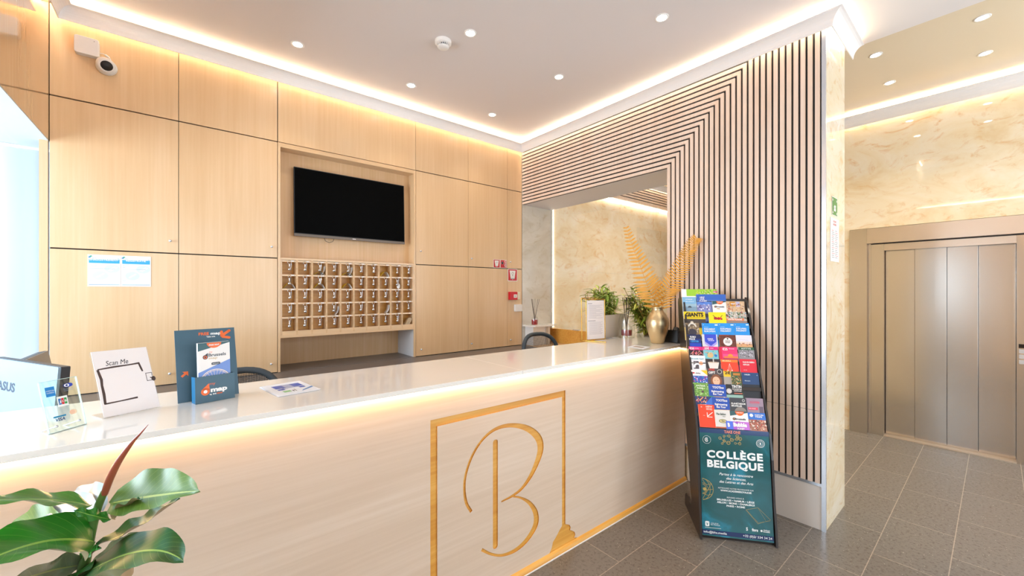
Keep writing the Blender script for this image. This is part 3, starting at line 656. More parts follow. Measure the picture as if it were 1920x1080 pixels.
# corner shelf in the opening
t = thing('corner_shelf', (3.25, 3.45, 1.08), 'small pale stone shelf in the corner beside the wall opening', 'shelf')
MB().prism([(3.088, 3.553), (3.088, 3.40), (3.12, 3.36), (3.37, 3.34), (3.50, 3.40), (3.56, 3.553)], 1.085, 1.102, M_QUARTZ).build('top', t)
MB().box((3.13, 3.41, 0.866), (3.40, 3.552, 1.085), M_WHITE).box((3.32, 3.40, 0.866), (3.36, 3.41, 1.085), flat('c9c2ba', .4)).build('support', t)
def diffuser(c, R, H, reeds, label, dome=False, spread=0.25, rl=0.25):
    c = Vector(c); t = thing('reed_diffuser', c, label, 'diffuser')
    if dome:
        MB().lathe([(R, 0), (R, H*.62), (R*.96, H*.76), (R*.80, H*.90), (R*.45, H*.985), (R*.30, H)], c, M_DOME, 32, cap=False).build('glass_dome', t)
        r = R*.72; z0 = .016
    else: r = R; z0 = .002
    hh = H*.55 if dome else H
    MB().lathe([(r*.98, z0), (r, z0+.004), (r, hh*.62), (r*.9, hh*.78), (r*.35, hh*.93), (r*.32, hh), (r*.36, hh*1.01)], c, M_DOME, 28, cap=False).build('bottle', t)
    if dome: MB().lathe([(R*.97, .001), (R*.97, .008), (r*.9, .014)], c, M_GLASS, 28).build('glass_foot', t)
    MB().lathe([(r*.9, z0+.004), (r*.93, z0+.006), (r*.93, hh*.56)], c, flat('a31628', .15, coat=.5), 26).build('liquid', t)
    for k in range(reeds):
        a = 2*math.pi*k/reeds + .4; d = Vector((math.cos(a)*spread*(0.5+.5*(k % 2)), math.sin(a)*spread, 1)).normalized()
        MB().tube([c + Vector((-d.x*.03, -d.y*.03, z0+.012)), c + Vector((0, 0, hh*.95)) + d*rl], .0022 if dome else .0018, flat('2a1a16', .7), 6).build('reed', t)
    return t
diffuser((3.17, 3.43, 1.102), 0.038, 0.115, 6, 'small reed diffuser with red oil on the corner shelf', spread=.28, rl=.20)
# ---------------------------------------------------------------- ceiling lights and detector
M_SPOT = led((1.0, 0.93, 0.82), 28.0, 'spot')
def downlight(x, y, z, label, grp, power=9, proto=[]):
    if not proto:
        t = thing('ceiling_spotlight', (x, y, z), label, 'ceiling light', grp)
        MB().lathe([(0.042, 0), (0.042, -.003), (.036, -.005), (.030, -.003), (.029, .0)], (x, y, z), M_WHITE, 28, cap=False).build('trim_ring', t)
        MB().lathe([(.0295, -.0022), (.0, -.0024)], (x, y, z), M_SPOT, 22, cap=False).build('lamp', t); proto.append(t)
    else:
        t = copy_tree(proto[0]); t.location = (x, y, z); t['label'] = label; t['group'] = grp
    l = bpy.data.lights.new('spot_beam', 'SPOT'); l.energy = power; l.spot_size = math.radians(100); l.spot_blend = .8; l.color = (1, .88, .72); l.shadow_soft_size = .03
    o = bpy.data.objects.new('spot_beam', l); COL.objects.link(o); o.location = (x, y, z-.012)
gl = 'recessed spotlights in the white main ceiling'
ZS = ZC
def atc(px, py, z): q = onz(px, py, z); return q.x, q.y
names = ['nearest the junction box', 'in front of the television', 'above the slim cupboards near the corner', 'next to the smoke detector', 'in the middle of the ceiling between detector and slatted wall', 'closest to the top edge of the picture']
for (px, py), nm in zip([(558, 83), (771, 160), (923, 215), (882, 62), (1048, 144), (1241, 33)], names):
    x, y = atc(px, py, ZC); downlight(x, y, ZC, 'round recessed spotlight ' + nm, gl)
gl2 = 'recessed spotlights in the cream lobby ceiling'
for (px, py), nm in zip([(1842, 33), (1642, 103), (1847, 100), (1668, 155)], ['highest on the right', 'nearest the slatted pillar', 'at the right picture edge, lower one', 'closest to the elevator coving']):
    x, y = atc(px, py, 3.375); downlight(x, y, 3.375, 'round recessed lobby spotlight ' + nm, gl2, 22)
for x, y in ((4.3, 1.7), (5.2, 1.7), (4.3, 2.7), (5.2, 2.7)):  # extra lamps without fixtures, added to brighten the lobby beyond the opening
    l = bpy.data.lights.new('spot_beam', 'SPOT'); l.energy = 30; l.spot_size = math.radians(110); l.spot_blend = .8; l.color = (1, .88, .72); l.shadow_soft_size = .03
    o = bpy.data.objects.new('spot_beam', l); COL.objects.link(o); o.location = (x, y, 3.36)
for x in (.62, 1.5, 2.37):
    for y in (.45, -.5, -1.45):
        l = bpy.data.lights.new('spot_beam', 'SPOT'); l.energy = 9; l.spot_size = math.radians(100); l.spot_blend = .8; l.color = (1, .88, .72); l.shadow_soft_size = .03
        o = bpy.data.objects.new('spot_beam', l); COL.objects.link(o); o.location = (x, y, ZC-.012)
x, y = atc(831, 77, ZC)
t = thing('smoke_detector', (x, y, ZC), 'white round smoke detector on the ceiling', 'smoke detector')
MB().lathe([(0.056, 0), (.056, -.018), (.050, -.024), (.040, -.026)], (x, y, ZC), M_WHITE, 32).build('base', t)
MB().lathe([(0.034, -.024), (.034, -.040)], (x, y, ZC), M_BLACK, 28).build('chamber', t)
MB().lathe([(0.040, -.040), (.036, -.047), (.018, -.053), (0, -.054)], (x, y, ZC), M_WHITE, 32).build('cap', t)
rb = MB()
for k in range(20):
    a = 2*math.pi*k/20; ff = Fr((x, y, ZC), (math.cos(a), math.sin(a), 0), (-math.sin(a), math.cos(a), 0)); rb.box((.030, -.0022, -.042), (.041, .0022, -.024), M_WHITE, ff)
rb.build('ribs', t)
# ---------------------------------------------------------------- elevator
t = thing('elevator_entrance', (EX, .4, 0), 'brushed steel elevator entrance with four closed sliding leaves', 'elevator')
ef = MB().box((EX-.02, .869, 0), (EX+.06, 1.010, 2.15), M_STEEL).box((EX-.02, -.598, 1.995), (EX+.06, .868, 2.15), M_STEELY); ef.build('outer_frame', t)
MB().box((EX+.045, .746, 0), (EX+.10, .845, 1.985), M_STEEL).box((EX+.045, .846, 0), (EX+.06, .868, 1.994), M_STEEL).box((EX+.045, -.598, 0), (EX+.10, -.107, 1.985), M_STEEL).box((EX+.05, -.598, 1.985), (EX+.06, .868, 1.995), M_DARK).build('inner_jamb', t)
MB().box((EX+.048, -.1065, 1.918), (EX+.10, .7455, 1.985), M_STEELY).build('header', t)
xs = [.7455, .526, .307, .111, -.1065]
for k in range(4):
    dx = (.125, .105, .105, .125)[k]
    MB().box((EX+dx, xs[k+1]+.0015, .012), (EX+dx+.02, xs[k]-.0015, 1.93), M_STEEL).build('door_leaf', t, bevel=.001)
B((EX+.16, -.58, 0.012), (EX+.2, .86, 1.99), M_BLACK).build('shaft_shadow', t)
B((EX+.03, -.108, 0.0), (EX+.15, .747, .011), flat('c9b8a4', .35, .6)).build('sill', t)
cb = MB(); f = Fr((EX+.045, -.118, .85), (0, -1, 0), (0, 0, 1))
cp_ = MB().rect(0.0, .155, .06, .19, M_BLACK, f, .0015).rect(.004, .158, .05, .187, flat('1a1210', .2), f, .002).build('call_display', t)
for zz in (.110, .065, .018): 
    MB().rbox((.002, zz, .0), (.05, zz+.035, .006), M_CHROME, .004, f).build('call_button', t)
# signs on the pier end
GRN = flat('4f8a3c', .4)
f = Fr((3.235, Y0-.0006, 1.992), (1, 0, 0), (0, 0, 1)); mb = board(f, .135, .122, M_WHITE); mb.rect(.004, .004, .131, .118, GRN, f, .0018)
for sx_, sy_ in ((.02, .02), (.115, .02), (.02, .102), (.115, .102)): mb.poly([(sx_-.008, sy_-.008), (sx_+.008, sy_-.008), (sx_+.008, sy_+.002), (sx_, sy_+.008), (sx_-.008, sy_+.002)], M_WHITE, f, .0022)
for k in range(4): mb.disc(.05 + k*.012, .055 + (k % 2)*.008, .008, M_WHITE, f, .0022, 10).poly([(.043+k*.012, .03), (.057+k*.012, .03), (.055+k*.012, .052), (.045+k*.012, .052)], M_WHITE, f, .0022)
tag(mb.build('assembly_sign', loc=f.o), 'green and white assembly point sign on the marble pier', 'sign')
f = Fr((3.196, Y0-.0006, 1.692), (1, 0, 0), (0, 0, 1)); mb = board(f, .214, .283, flat('efe6e0', .5)); rd = flat('d0473f', .5); gk = flat('6a6460', .5)
mb.text('SECURITE', .107, .255, .012, rd, f, .0018, 'c', bold=.02).text('INCENDIE', .107, .236, .012, rd, f, .0018, 'c', bold=.02)
for k in range(15): mb.rect(.03, .20-k*.0125, .03+.05+.03*((k*7) % 5)/5, .203-k*.0125, rd if k % 3 == 0 else gk, f, .0018).rect(.115, .20-k*.0125, .115+.05+.03*((k*3) % 5)/5, .203-k*.0125, rd if k % 4 == 1 else gk, f, .0018)
tag(mb.build('safety_notice', loc=f.o), 'white safety instructions sheet with red and grey print on the pier', 'notice')
# ================================================================= the reception counter
def yf(x): return 1.575 + 0.012*(3.076 - x)
CFf = Fr((-0.6, yf(-0.6), 0), (1, -0.012, 0), (0, 0, 1)); LEN = 3.676
def onfront(px, py):
    d = ray(px, py); t_ = (CFf.o - CAMP).dot(CFf.n) / d.dot(CFf.n); q = CAMP + d*t_ - CFf.o
    return q.dot(CFf.u), q.dot(CFf.v)
def zp(X, Y): return onfront(780 + X/2.843, 700 + Y/2.843)
ct = thing('reception_counter', (1.2, 1.9, 0), 'long whitened oak reception counter with pale stone top and carved gold emblem', 'counter')
# carved front: grooves cut into the facing, golden oak at their floor
def ribbon_outline(pts, wd):
    P3 = [Vector((p[0], p[1], 0)) for p in pts]; n = len(P3); Lp = []; Rp = []
    for i, p in enumerate(P3):
        d = (P3[min(n-1, i+1)] - P3[max(0, i-1)]).normalized(); h = wd[i]/2
        Lp.append((p.x - d.y*h, p.y + d.x*h)); Rp.append((p.x + d.y*h, p.y - d.x*h))
    return Lp, Rp
def cutter(mb, pts, wd):
    Lp, Rp = ribbon_outline(pts, wd); n = len(pts); vs = []
    for c in (-0.006, 0.02):
        for q in Lp + Rp: vs.append(CFf.p(q[0], q[1], c))
    N2 = 2*n; fs = []
    for i in range(n-1):
        fs.append((i, i+1, n+i+1, n+i)); fs.append((N2+i, N2+n+i, N2+n+i+1, N2+i+1))
        fs.append((i, N2+i, N2+i+1, i+1)); fs.append((n+i, n+i+1, N2+n+i+1, N2+n+i))
    fs.append((0, n, N2+n, N2)); fs.append((n-1, N2+n-1, N2+2*n-1, 2*n-1))
    mb.add(vs, fs, W_GOLD)
def smooth2(pts, wds, k=6):
    q = catmull([(p[0], p[1], w_) for p, w_ in zip(pts, wds)], k); return [(a.x, a.y) for a in q], [max(.002, a.z) for a in q]
U_ = 0.00112
c1 = [(295,738),(268,690),(258,620),(264,545),(295,450),(345,365),(405,308),(470,281),(540,279),(605,300),(652,345),(664,400),(648,465),(612,545),(565,612),(515,652),(455,684)]
w1 = [13,13,12,12,12,12,14,17,22,30,38,40,34,24,16,12,7]
c2 = [(512,655),(560,664),(606,692),(636,740),(640,795),(618,848),(575,905),(520,948),(455,970),(400,963),(350,940)]
w2 = [7,10,18,28,34,30,24,18,12,11,13]
cut = MB(); cuts = []
for pts, wd in ((c1, w1), (c2, w2)):
    a, b_w = smooth2([zp(*p) for p in pts], [x*U_ for x in wd]); m_ = MB(); cutter(m_, a, b_w); cuts.append(m_)
m_ = MB(); (sx0, sz0), (sx1, sz1) = zp(424, 366), zp(422, 922); sxm = (sx0+sx1)/2
a = [(sxm, sz0+.012), (sxm, sz0+.008), (sxm, sz0), (sxm, sz1), (sxm, sz1-.008), (sxm, sz1-.012)]; cutter(m_, a, [.010, .024, .030, .030, .024, .010]); cuts.append(m_)
# the frame around the emblem, ending in a small scroll at the floor on its right side
ax0, az1 = onfront(807, 787); ax1, _ = onfront(1060, 733); az1 = 0.925; bw = 0.034
frame_pts = [(ax0, .03), (ax0, az1), (ax1, az1), (ax1, .15), (ax1+.010, .145), (ax1+.035, .132), (ax1+.045, .115), (ax1+.040, .100), (ax1+.055, .092), (ax1+.078, .075), (ax1+.085, .055), (ax1+.075, .042), (ax1+.11, .03), (ax1-.13, .03), (ax1-.110, .055), (ax1-.10, .085), (ax1-.075, .105), (ax1-.05, .13), (ax1-bw*.8, .15), (ax1-bw*.8, az1-bw), (ax0+bw, az1-bw), (ax0+bw, .03)]
m_ = MB(); m_.prism(frame_pts, -0.006, .02, W_GOLD, CFf); cuts.append(m_)
facing = MB().box((0, 0.03, -0.012), (LEN, 1.066, 0), W_DESK, CFf).build('front_facing', ct)
tmp = []
for i, m_ in enumerate(cuts):
    o = m_.build('tmp_cut'); tmp.append(o)
    import bmesh
    bm_ = bmesh.new(); bm_.from_mesh(o.data); bmesh.ops.recalc_face_normals(bm_, faces=bm_.faces); bm_.to_mesh(o.data); bm_.free()
    md = facing.modifiers.new('cut', 'BOOLEAN'); md.operation = 'DIFFERENCE'; md.solver = 'EXACT'; md.object = o
bpy.context.view_layer.update()
dg = bpy.context.evaluated_depsgraph_get()
me = bpy.data.meshes.new_from_object(facing.evaluated_get(dg)); facing.modifiers.clear(); facing.data = me
facing.data.materials.clear(); facing.data.materials.append(W_DESK); facing.data.materials.append(W_GOLD)
inv_ = PWORLD[ct.name]
for p in facing.data.polygons:
    c_ = inv_ @ p.center; dd = (c_ - CFf.o).dot(CFf.n)
    p.material_index = 1 if (-0.0115 < dd < -0.0003 and abs(p.normal.dot(CFf.n)) < 2 and 0.031 < c_.z < 1.06 and 0.01 < (c_-CFf.o).dot(CFf.u) < LEN-.01) else 0
for o in tmp: bpy.data.objects.remove(o)
MB().box((0.0, 0.0, -0.45), (LEN, 1.068, -0.4), W_PANELX, CFf).box((0, 0, -0.4), (.03, 1.068, -.013), W_PANELX, CFf).box((LEN-.03, 0, -.4), (LEN, 1.068, -.013), W_PANELX, CFf).box((.03, .3, -.4), (LEN-.03, .33, -.013), W_PANELX, CFf).build('carcass', ct)
sk = [(0.0, -.012), (0.0, .014), (.012, .016), (.024, .012), (.032, .002), (.034, -.012)]
vs = [CFf.p(0, z_, c_) for z_, c_ in sk] + [CFf.p(LEN, z_, c_) for z_, c_ in sk]; n = len(sk)
MB().add(vs, [(i, (i+1) % n, n+(i+1) % n, n+i) for i in range(n)] + [tuple(range(n)), tuple(range(n, 2*n))], W_GOLD).box((0, 0, .014), (LEN, .005, .019), M_WHITE, CFf).build('skirting', ct)
tp = MB()
JX = (onz(960, 690, 1.09).x + .6)
tp.box((0, 1.07, -.525), (JX-.001, 1.09, .042), M_QUARTZ, CFf).box((JX+.001, 1.07, -.525), (LEN+.003, 1.09, .042), M_QUARTZ, CFf).box((JX-.001, 1.07, -.525), (JX+.001, 1.0885, .041), flat('c9bda9', .3), CFf)
tp.build('stone_top', ct, bevel=.0015)
MB().box((2.95, 2.105, 1.07), (3.545, 2.42, 1.09), M_QUARTZ).box((3.0835, 1.737, 1.07), (3.545, 2.105, 1.09), M_QUARTZ).build('side_return', ct)
MB().box((3.105, 1.76, .866), (3.54, 2.40, 1.07), W_PANEL).box((2.98, 2.12, 0), (3.07, 2.40, 1.07), W_PANEL).build('return_support', ct)
MB().box((.01, 1.0625, .010), (LEN-.01, 1.0685, .016), led(WARM, LED_DESK, 'desk'), CFf).build('led_strip', ct)
# inner work desk
t = thing('work_desk', (0.6, 2.4, 0), 'low inner work desk right behind the reception counter', 'desk')
MB().box((-.58, 2.12, .72), (2.1, 2.95 - .35, .75), W_PANELX).box((-.58, 2.6, .72), (-.1, 3.09, .75), W_PANELX).build('desktop', t)
for x in (-.57, .8, 2.05): B((x, 2.14, 0), (x+.03, 2.58, .72), W_PANELX).build('support', t)
# ================================================================= screens behind the counter
def monitor(tr, ang, wd, ht, tilt, mat, label, logo=None, foot=.75):
    a = math.radians(ang); u = Vector((math.cos(a), math.sin(a), 0)); nn = u.cross(Vector((0, 0, 1)))
    v = (Vector((0, 0, 1))*math.cos(math.radians(tilt)) - nn*math.sin(math.radians(tilt))).normalized()
    f = Fr(Vector(tr) - u*wd - v*ht, u, v); base_c = f.p(wd/2, 0, -.05); t = thing('monitor', (base_c.x, base_c.y, foot), label, 'monitor')
    MB().rbox((0, 0, -.030), (wd, ht, -.004), flat('3b3b40', .4), .006, f).build('bezel', t)
    MB().rbox((.002, .002, -.004), (wd-.002, ht-.002, .004), mat, .006, f).build('back_shell', t)
    MB().rect(.012, .02, wd-.012, ht-.012, flat('101216', .1), Fr(f.p(0, 0, -.0305), f.u, f.v), 0).build('screen', t)
    c = f.p(wd/2, ht*.35, .012); e = Vector((c.x, c.y, foot+.012))
    MB().tube([c, c + f.n*.03 - Vector((0, 0, .04)), e + f.n*.04, e + f.n*.02], .018, mat, 10).lathe([(.11, 0), (.11, .008), (.03, .014)], (e.x, e.y, foot), mat, 28).build('stand', t)
    if logo: MB().text(logo, wd-.355, ht*.60, .036, flat('2d3f55', .4), f, .0046, 'r', w=.17, bold=.03).build('lettering', t)
    return t
monitor((-.372, 2.353, 1.20), math.degrees(math.atan2(-.88, .47)), .62, .33, 4, flat('8fa6b8', .35), 'pale blue grey monitor seen from behind with dark maker lettering', 'ASUS')
q = atd(88, 657, 2.1)
monitor((q.x, q.y, q.z), 89, .37, .30, 10, flat('8f8986', .4), 'dark grey screen turned sideways behind the pale monitor')
# ================================================================= office chairs
M_CHAIR = flat('38434c', .5); M_NET = flat('2c353d', .6)
def office_chair(x, y, ztop, face, label, first=[]):
    if first:
        t = copy_tree(first[0]); t.location = (x, y, 0); t.rotation_euler = (0, 0, face - first[1]); t['label'] = label; t.location.z = ztop - first[2]; return t
    t = thing('office_chair', (x, y, 0), label, 'chair', 'mesh-back office chairs behind the counter')
    f = Fr((x, y+.22, ztop-.52), (math.cos(face), math.sin(face), 0), (0.0, .14, 1)); W2, H2 = .225, .26
    out = []
    for k in range(49):
        a = 2*math.pi*k/48; c_, s_ = math.cos(a), math.sin(a)
        px = W2*math.copysign(abs(c_)**.72, c_); py = .26 + H2*math.copysign(abs(s_)**.72, s_)
        out.append((px, py, -.05*(px/W2)**2*-1))
    MB().tube([f.p(a_, b_, c_) for a_, b_, c_ in out], .019, M_CHAIR, 10, False).build('back_frame', t)
    mb = MB()
    for k in range(-26, 27):
        xx = k*.0078; hh = H2*(max(0, 1-abs(xx/W2)**2.78))**(1/2.78)
        mb.stroke([(xx, .26-hh), (xx, .26+hh)], .0026, M_NET, f, .05*(xx/W2)**2)
    for k in range(-30, 31):
        yy = k*.0083; ww = W2*(max(0, 1-abs(yy/H2)**2.78))**(1/2.78)
        pts = [(-ww + 2*ww*i/8) for i in range(9)]
        vs = []; fs = []
        for i, xx in enumerate(pts):
            vs += [f.p(xx, .26+yy-.0013, .0005+.05*(xx/W2)**2), f.p(xx, .26+yy+.0013, .0005+.05*(xx/W2)**2)]
            if i: fs.append((2*i-2, 2*i, 2*i+1, 2*i-1))
        mb.add(vs, fs, M_NET)
    mb.build('back_mesh', t)
    MB().tube([(x, y+.24, ztop-.3), (x, y+.30, ztop-.45), (x, y+.18, .44), (x, y, .42)], .02, M_CHAIR, 10).build('back_support', t)
    pts = [(x + .24*math.copysign(abs(math.cos(a))**.6, math.cos(a)), y - .02 + .23*math.copysign(abs(math.sin(a))**.6, math.sin(a))) for a in (2*math.pi*k/32 for k in range(32))]
    MB().prism(pts, .44, .51, M_NET).build('seat', t, bevel=.02)
    MB().tube([(x, y, .12), (x, y, .44)], .025, M_CHAIR, 14).build('gas_column', t)
    for k in range(5):
        a = 2*math.pi*k/5; e = Vector((x + .28*math.cos(a), y + .28*math.sin(a), .07))
        lg = MB().tube([(x, y, .12), e], [.026, .015], M_CHAIR, 8).build('base_arm', t)
        w_ = MB().lathe([(.026, -.02), (.028, 0), (.026, .02)], (e.x, e.y, .028), M_BLACK, 18, axis=(-math.sin(a), math.cos(a), 0)).build('castor', t); w_.parent = lg
    for s_ in (-1, 1): MB().tube([(x+s_*.2, y, .47), (x+s_*.27, y, .5), (x+s_*.27, y, .66), (x+s_*.27, y-.12, .68), (x+s_*.27, y+.12, .68)], .013, M_CHAIR, 8).build('armrest', t)
    first.append(t); first.append(face); first.append(ztop); return t
office_chair(.235, 2.50, 1.045, 0.0, 'dark grey mesh office chair behind the free map display')
office_chair(2.60, 2.50, 1.095, 0.0, 'dark grey mesh office chair near the corner shelf')
# ================================================================= things standing on the counter
def stand_frame(p, ang, tilt):
    a = math.radians(ang); t_ = math.radians(tilt); u = Vector((math.cos(a), math.sin(a), 0)); nb = Vector((-math.sin(a), math.cos(a), 0))
    return Fr(p, u, Vector((0, 0, math.cos(t_))) + nb*math.sin(t_))
ZT = 1.0905
# glass sign with card logos
f = stand_frame((-.292, 1.719, ZT+.001), 44.7, 14); W_, H_ = .092, .150
t = thing('payment_sign', f.p(W_/2, 0, 0), 'small tilted glass plate with payment card logos', 'sign')
MB().box((0, 0, -.005), (W_, H_, 0), M_CASTG, f).build('glass_plate', t)
m = MB(); e_ = flat('bfe3da', .1)
for q in ((0, 0, .0012, H_), (W_-.0012, 0, W_, H_), (0, H_-.0012, W_, H_), (0, 0, W_, .0012)): m.box((q[0], q[1], -.0052), (q[2], q[3], .0002), flat('cfe9e3', .15), f)
m.build('green_edge', t)
pr = MB(); BL = flat('1f86cf', .4); c = .0006
wl = flat('f3f6f2', .5)
pr.rect(.010, .104, .032, .132, BL, f, c).text('AMERICAN', .021, .119, .0035, wl, f, c+.0003, 'c', w=.019).text('EXPRESS', .021, .113, .0035, wl, f, c+.0003, 'c', w=.017)
pr.disc(.062, .128, .0085, flat('2b3c8f', .4), f, c, 20, ry=.006).disc(.069, .128, .0085, flat('2d49b8', .4), f, c+.0002, 20, ry=.006).disc(.062, .128, .0065, wl, f, c+.0003, 20, ry=.0045).disc(.062, .128, .003, flat('2b3c8f', .4), f, c+.0005, 12)
pr.text('Diners Club', .064, .116, .0035, flat('8a9ab0', .4), f, c, 'c', w=.022).text('INTERNATIONAL', .064, .111, .0025, flat('8a9ab0', .4), f, c, 'c', w=.022)
pr.box((.033, .069, 0), (.058, .099, .0004), wl, f)
for k, cc in enumerate(('2c6db4', 'd2232e', '2a9a4b')): pr.poly([(.035+k*.007, .075), (.0412+k*.007, .075), (.0412+k*.007, .093), (.035+k*.007, .093)], flat(cc, .4), f, c+.0004).text('JCB'[k], .038+k*.007, .081, .006, wl, f, c+.0008, 'c', w=.0042, bold=.02)
pr.rect(.016, .040, .046, .0445, flat('1e7fa8', .4), f, c).text('VISA', .031, .0295, .0085, flat('27406e', .4), f, c, 'c', w=.022, bold=.03, shear=.25)
pr.disc(.062, .046, .007, flat('f0c4a6', .4), f, c, 18).disc(.067, .046, .007, flat('f5d9b8', .4), f, c-.0002, 18)
pr.build('printed_logos', t)
m = MB()
for xx in (.018, .074): m.tube([f.p(xx, .016, .003), f.p(xx, .012, -.055)], .0015, M_CHROME, 8).lathe([(.0035, 0), (.0035, .003), (0, .004)], f.p(xx, .016, 0), M_CHROME, 14, axis=f.n)
m.build('support_pins', t)
# Scan Me stand
f = stand_frame((-.195, 1.811, ZT+.001), 23.6, 27); W_, H_ = .150, .232
t = thing('scan_sign', f.p(W_/2, 0, 0), 'slanted white sign with handwritten Scan Me inside a clear holder', 'sign')
MB().box((0, 0, -.003), (W_, H_, -.0005), M_GLASS, f).box((0, -.0005, -.003), (W_, .003, .006), M_GLASS, f).build('clear_holder', t)
g2 = Fr(f.p(0, 0, -.002), f.u, Vector((-f.u.y, f.u.x, 0))); MB().box((0, 0, 0), (W_, .085, .003), M_GLASS, g2).build('holder_foot', t)
pr = MB(); PG = flat('f2e9e6', .55); BR = flat('4a3630', .6); BK = flat('1c1a1b', .6); c = .0022
pr.box((.003, .003, -.0002), (W_-.003, H_-.002, .0018), PG, f)
x0, x1 = .012, .112; y0, y1 = .045, .168
def brush(p, w_): pr.stroke(p, w_, BR, f, c)
brush([(.010, .165), (.0145, .130), (.013, .110), (.0135, .080), (.012, .046)], [.006, .007, .006, .007, .006])
brush([(.010, .166), (.05, .169), (.09, .170), (.118, .172)], [.004, .006, .0045, .006]); brush([(.116, .174), (.120, .150), (.122, .140)], [.005, .0055, .004])
brush([(.010, .047), (.05, .048), (.094, .050)], [.005, .004, .006])
pr.rect(.128, .102, .1295, .132, BR, f, c).rect(.128, .130, .146, .132, BR, f, c).rect(.128, .102, .146, .104, BR, f, c).rect(.1445, .118, .146, .132, BR, f, c)
pr.stroke([(.138, .114), (.147, .108)], .003, BR, f, c+.0003).disc(.147, .108, .006, BR, f, c+.0003, 14, ry=.009)
pr.text('Scan Me', .032, .176, .017, BK, f, c, 'l', w=.058, shear=.25)
pr.build('printed_page', t)
# free map display: backing board, box and the maps
BB = flat('3b5d6e', .4); OR = flat('ee6a22', .4); WH = flat('f5f3f0', .5)
f = stand_frame((-.012, 1.893, ZT), 10.3, 13.5); W_, H_ = .190, .268
t = thing('map_display', f.p(W_/2, 0, 0), 'dark teal cardboard free map dispenser with upright back board', 'display')
MB().box((0, 0, -.004), (W_, H_, 0), BB, f).build('back_board', t)
q0 = f.p(.02, .02, -.005); MB().add([f.p(.06, .0, -.004), f.p(.06, .17, -.004), f.p(.06, 0, -.07) + Vector((0, 0, -.017)), f.p(.061, .0, -.004), f.p(.061, .17, -.004), f.p(.061, 0, -.07) + Vector((0, 0, -.017))], [(0, 1, 2), (3, 5, 4), (0, 3, 4, 1), (1, 4, 5, 2), (2, 5, 3, 0)], BB).build('rear_strut', t)
pr = MB(); c = .0006
pr.text('FREE', .072, .244, .0105, OR, f, c, 'l', w=.033, bold=.03).text('map', .110, .244, .010, WH, f, c, 'l', w=.034, bold=.04).text('Take one', .110, .234, .006, WH, f, c, 'c', w=.028, bold=.02)
pr.stroke([(.172, .256), (.147, .238)], .010, OR, f, c).disc(.172, .256, .005, OR, f, c).disc(.146, .237, .005, OR, f, c).stroke([(.146, .253), (.146, .237)], .010, OR, f, c+.0002).disc(.146, .253, .005, OR, f, c).stroke([(.146, .234), (.170, .228)], .010, OR, f, c+.0002).disc(.170, .228, .005, OR, f, c)
pr.stroke([(.014, .094), (.028, .106)], .0075, OR, f, c).poly([(.017, .112), (.034, .112), (.034, .095), (.029, .100), (.022, .107)], OR, f, c)
pr.build('board_print', t)
g = stand_frame((.037, 1.836, ZT), 13.5, 4); BWd, BH, BD = .123, .096, .042
bx = MB().box((0, 0, -.0015), (BWd, BH, 0), BB, g).box((0, 0, -BD), (.0015, BH, -.0015), flat('1f7fb4', .4), g).box((BWd-.0015, 0, -BD), (BWd, BH, -.0015), BB, g).box((0, 0, -BD), (BWd, .0015, -.0015), BB, g)
bx.build('box', t)
pr = MB()
pr.disc(.030, .040, .0135, OR, g, c, 28).poly([(.0185, .048), (.041, .069), (.0435, .043)], OR, g, c).disc(.030, .040, .006, WH, g, c+.0003, 20).text('my', .043, .062, .009, OR, g, c, 'l', w=.018).text('map', .046, .036, .0155, WH, g, c, 'l', w=.052, bold=.05)
pr.text('by', .043, .0255, .0045, WH, g, c, 'l', w=.007, bold=.04).text('BHS', .053, .0255, .0045, WH, g, c, 'l', w=.010, bold=.04).text('MEDIA', .065, .0255, .0045, OR, g, c, 'l', w=.018, bold=.04)
pr.build('box_print', t)
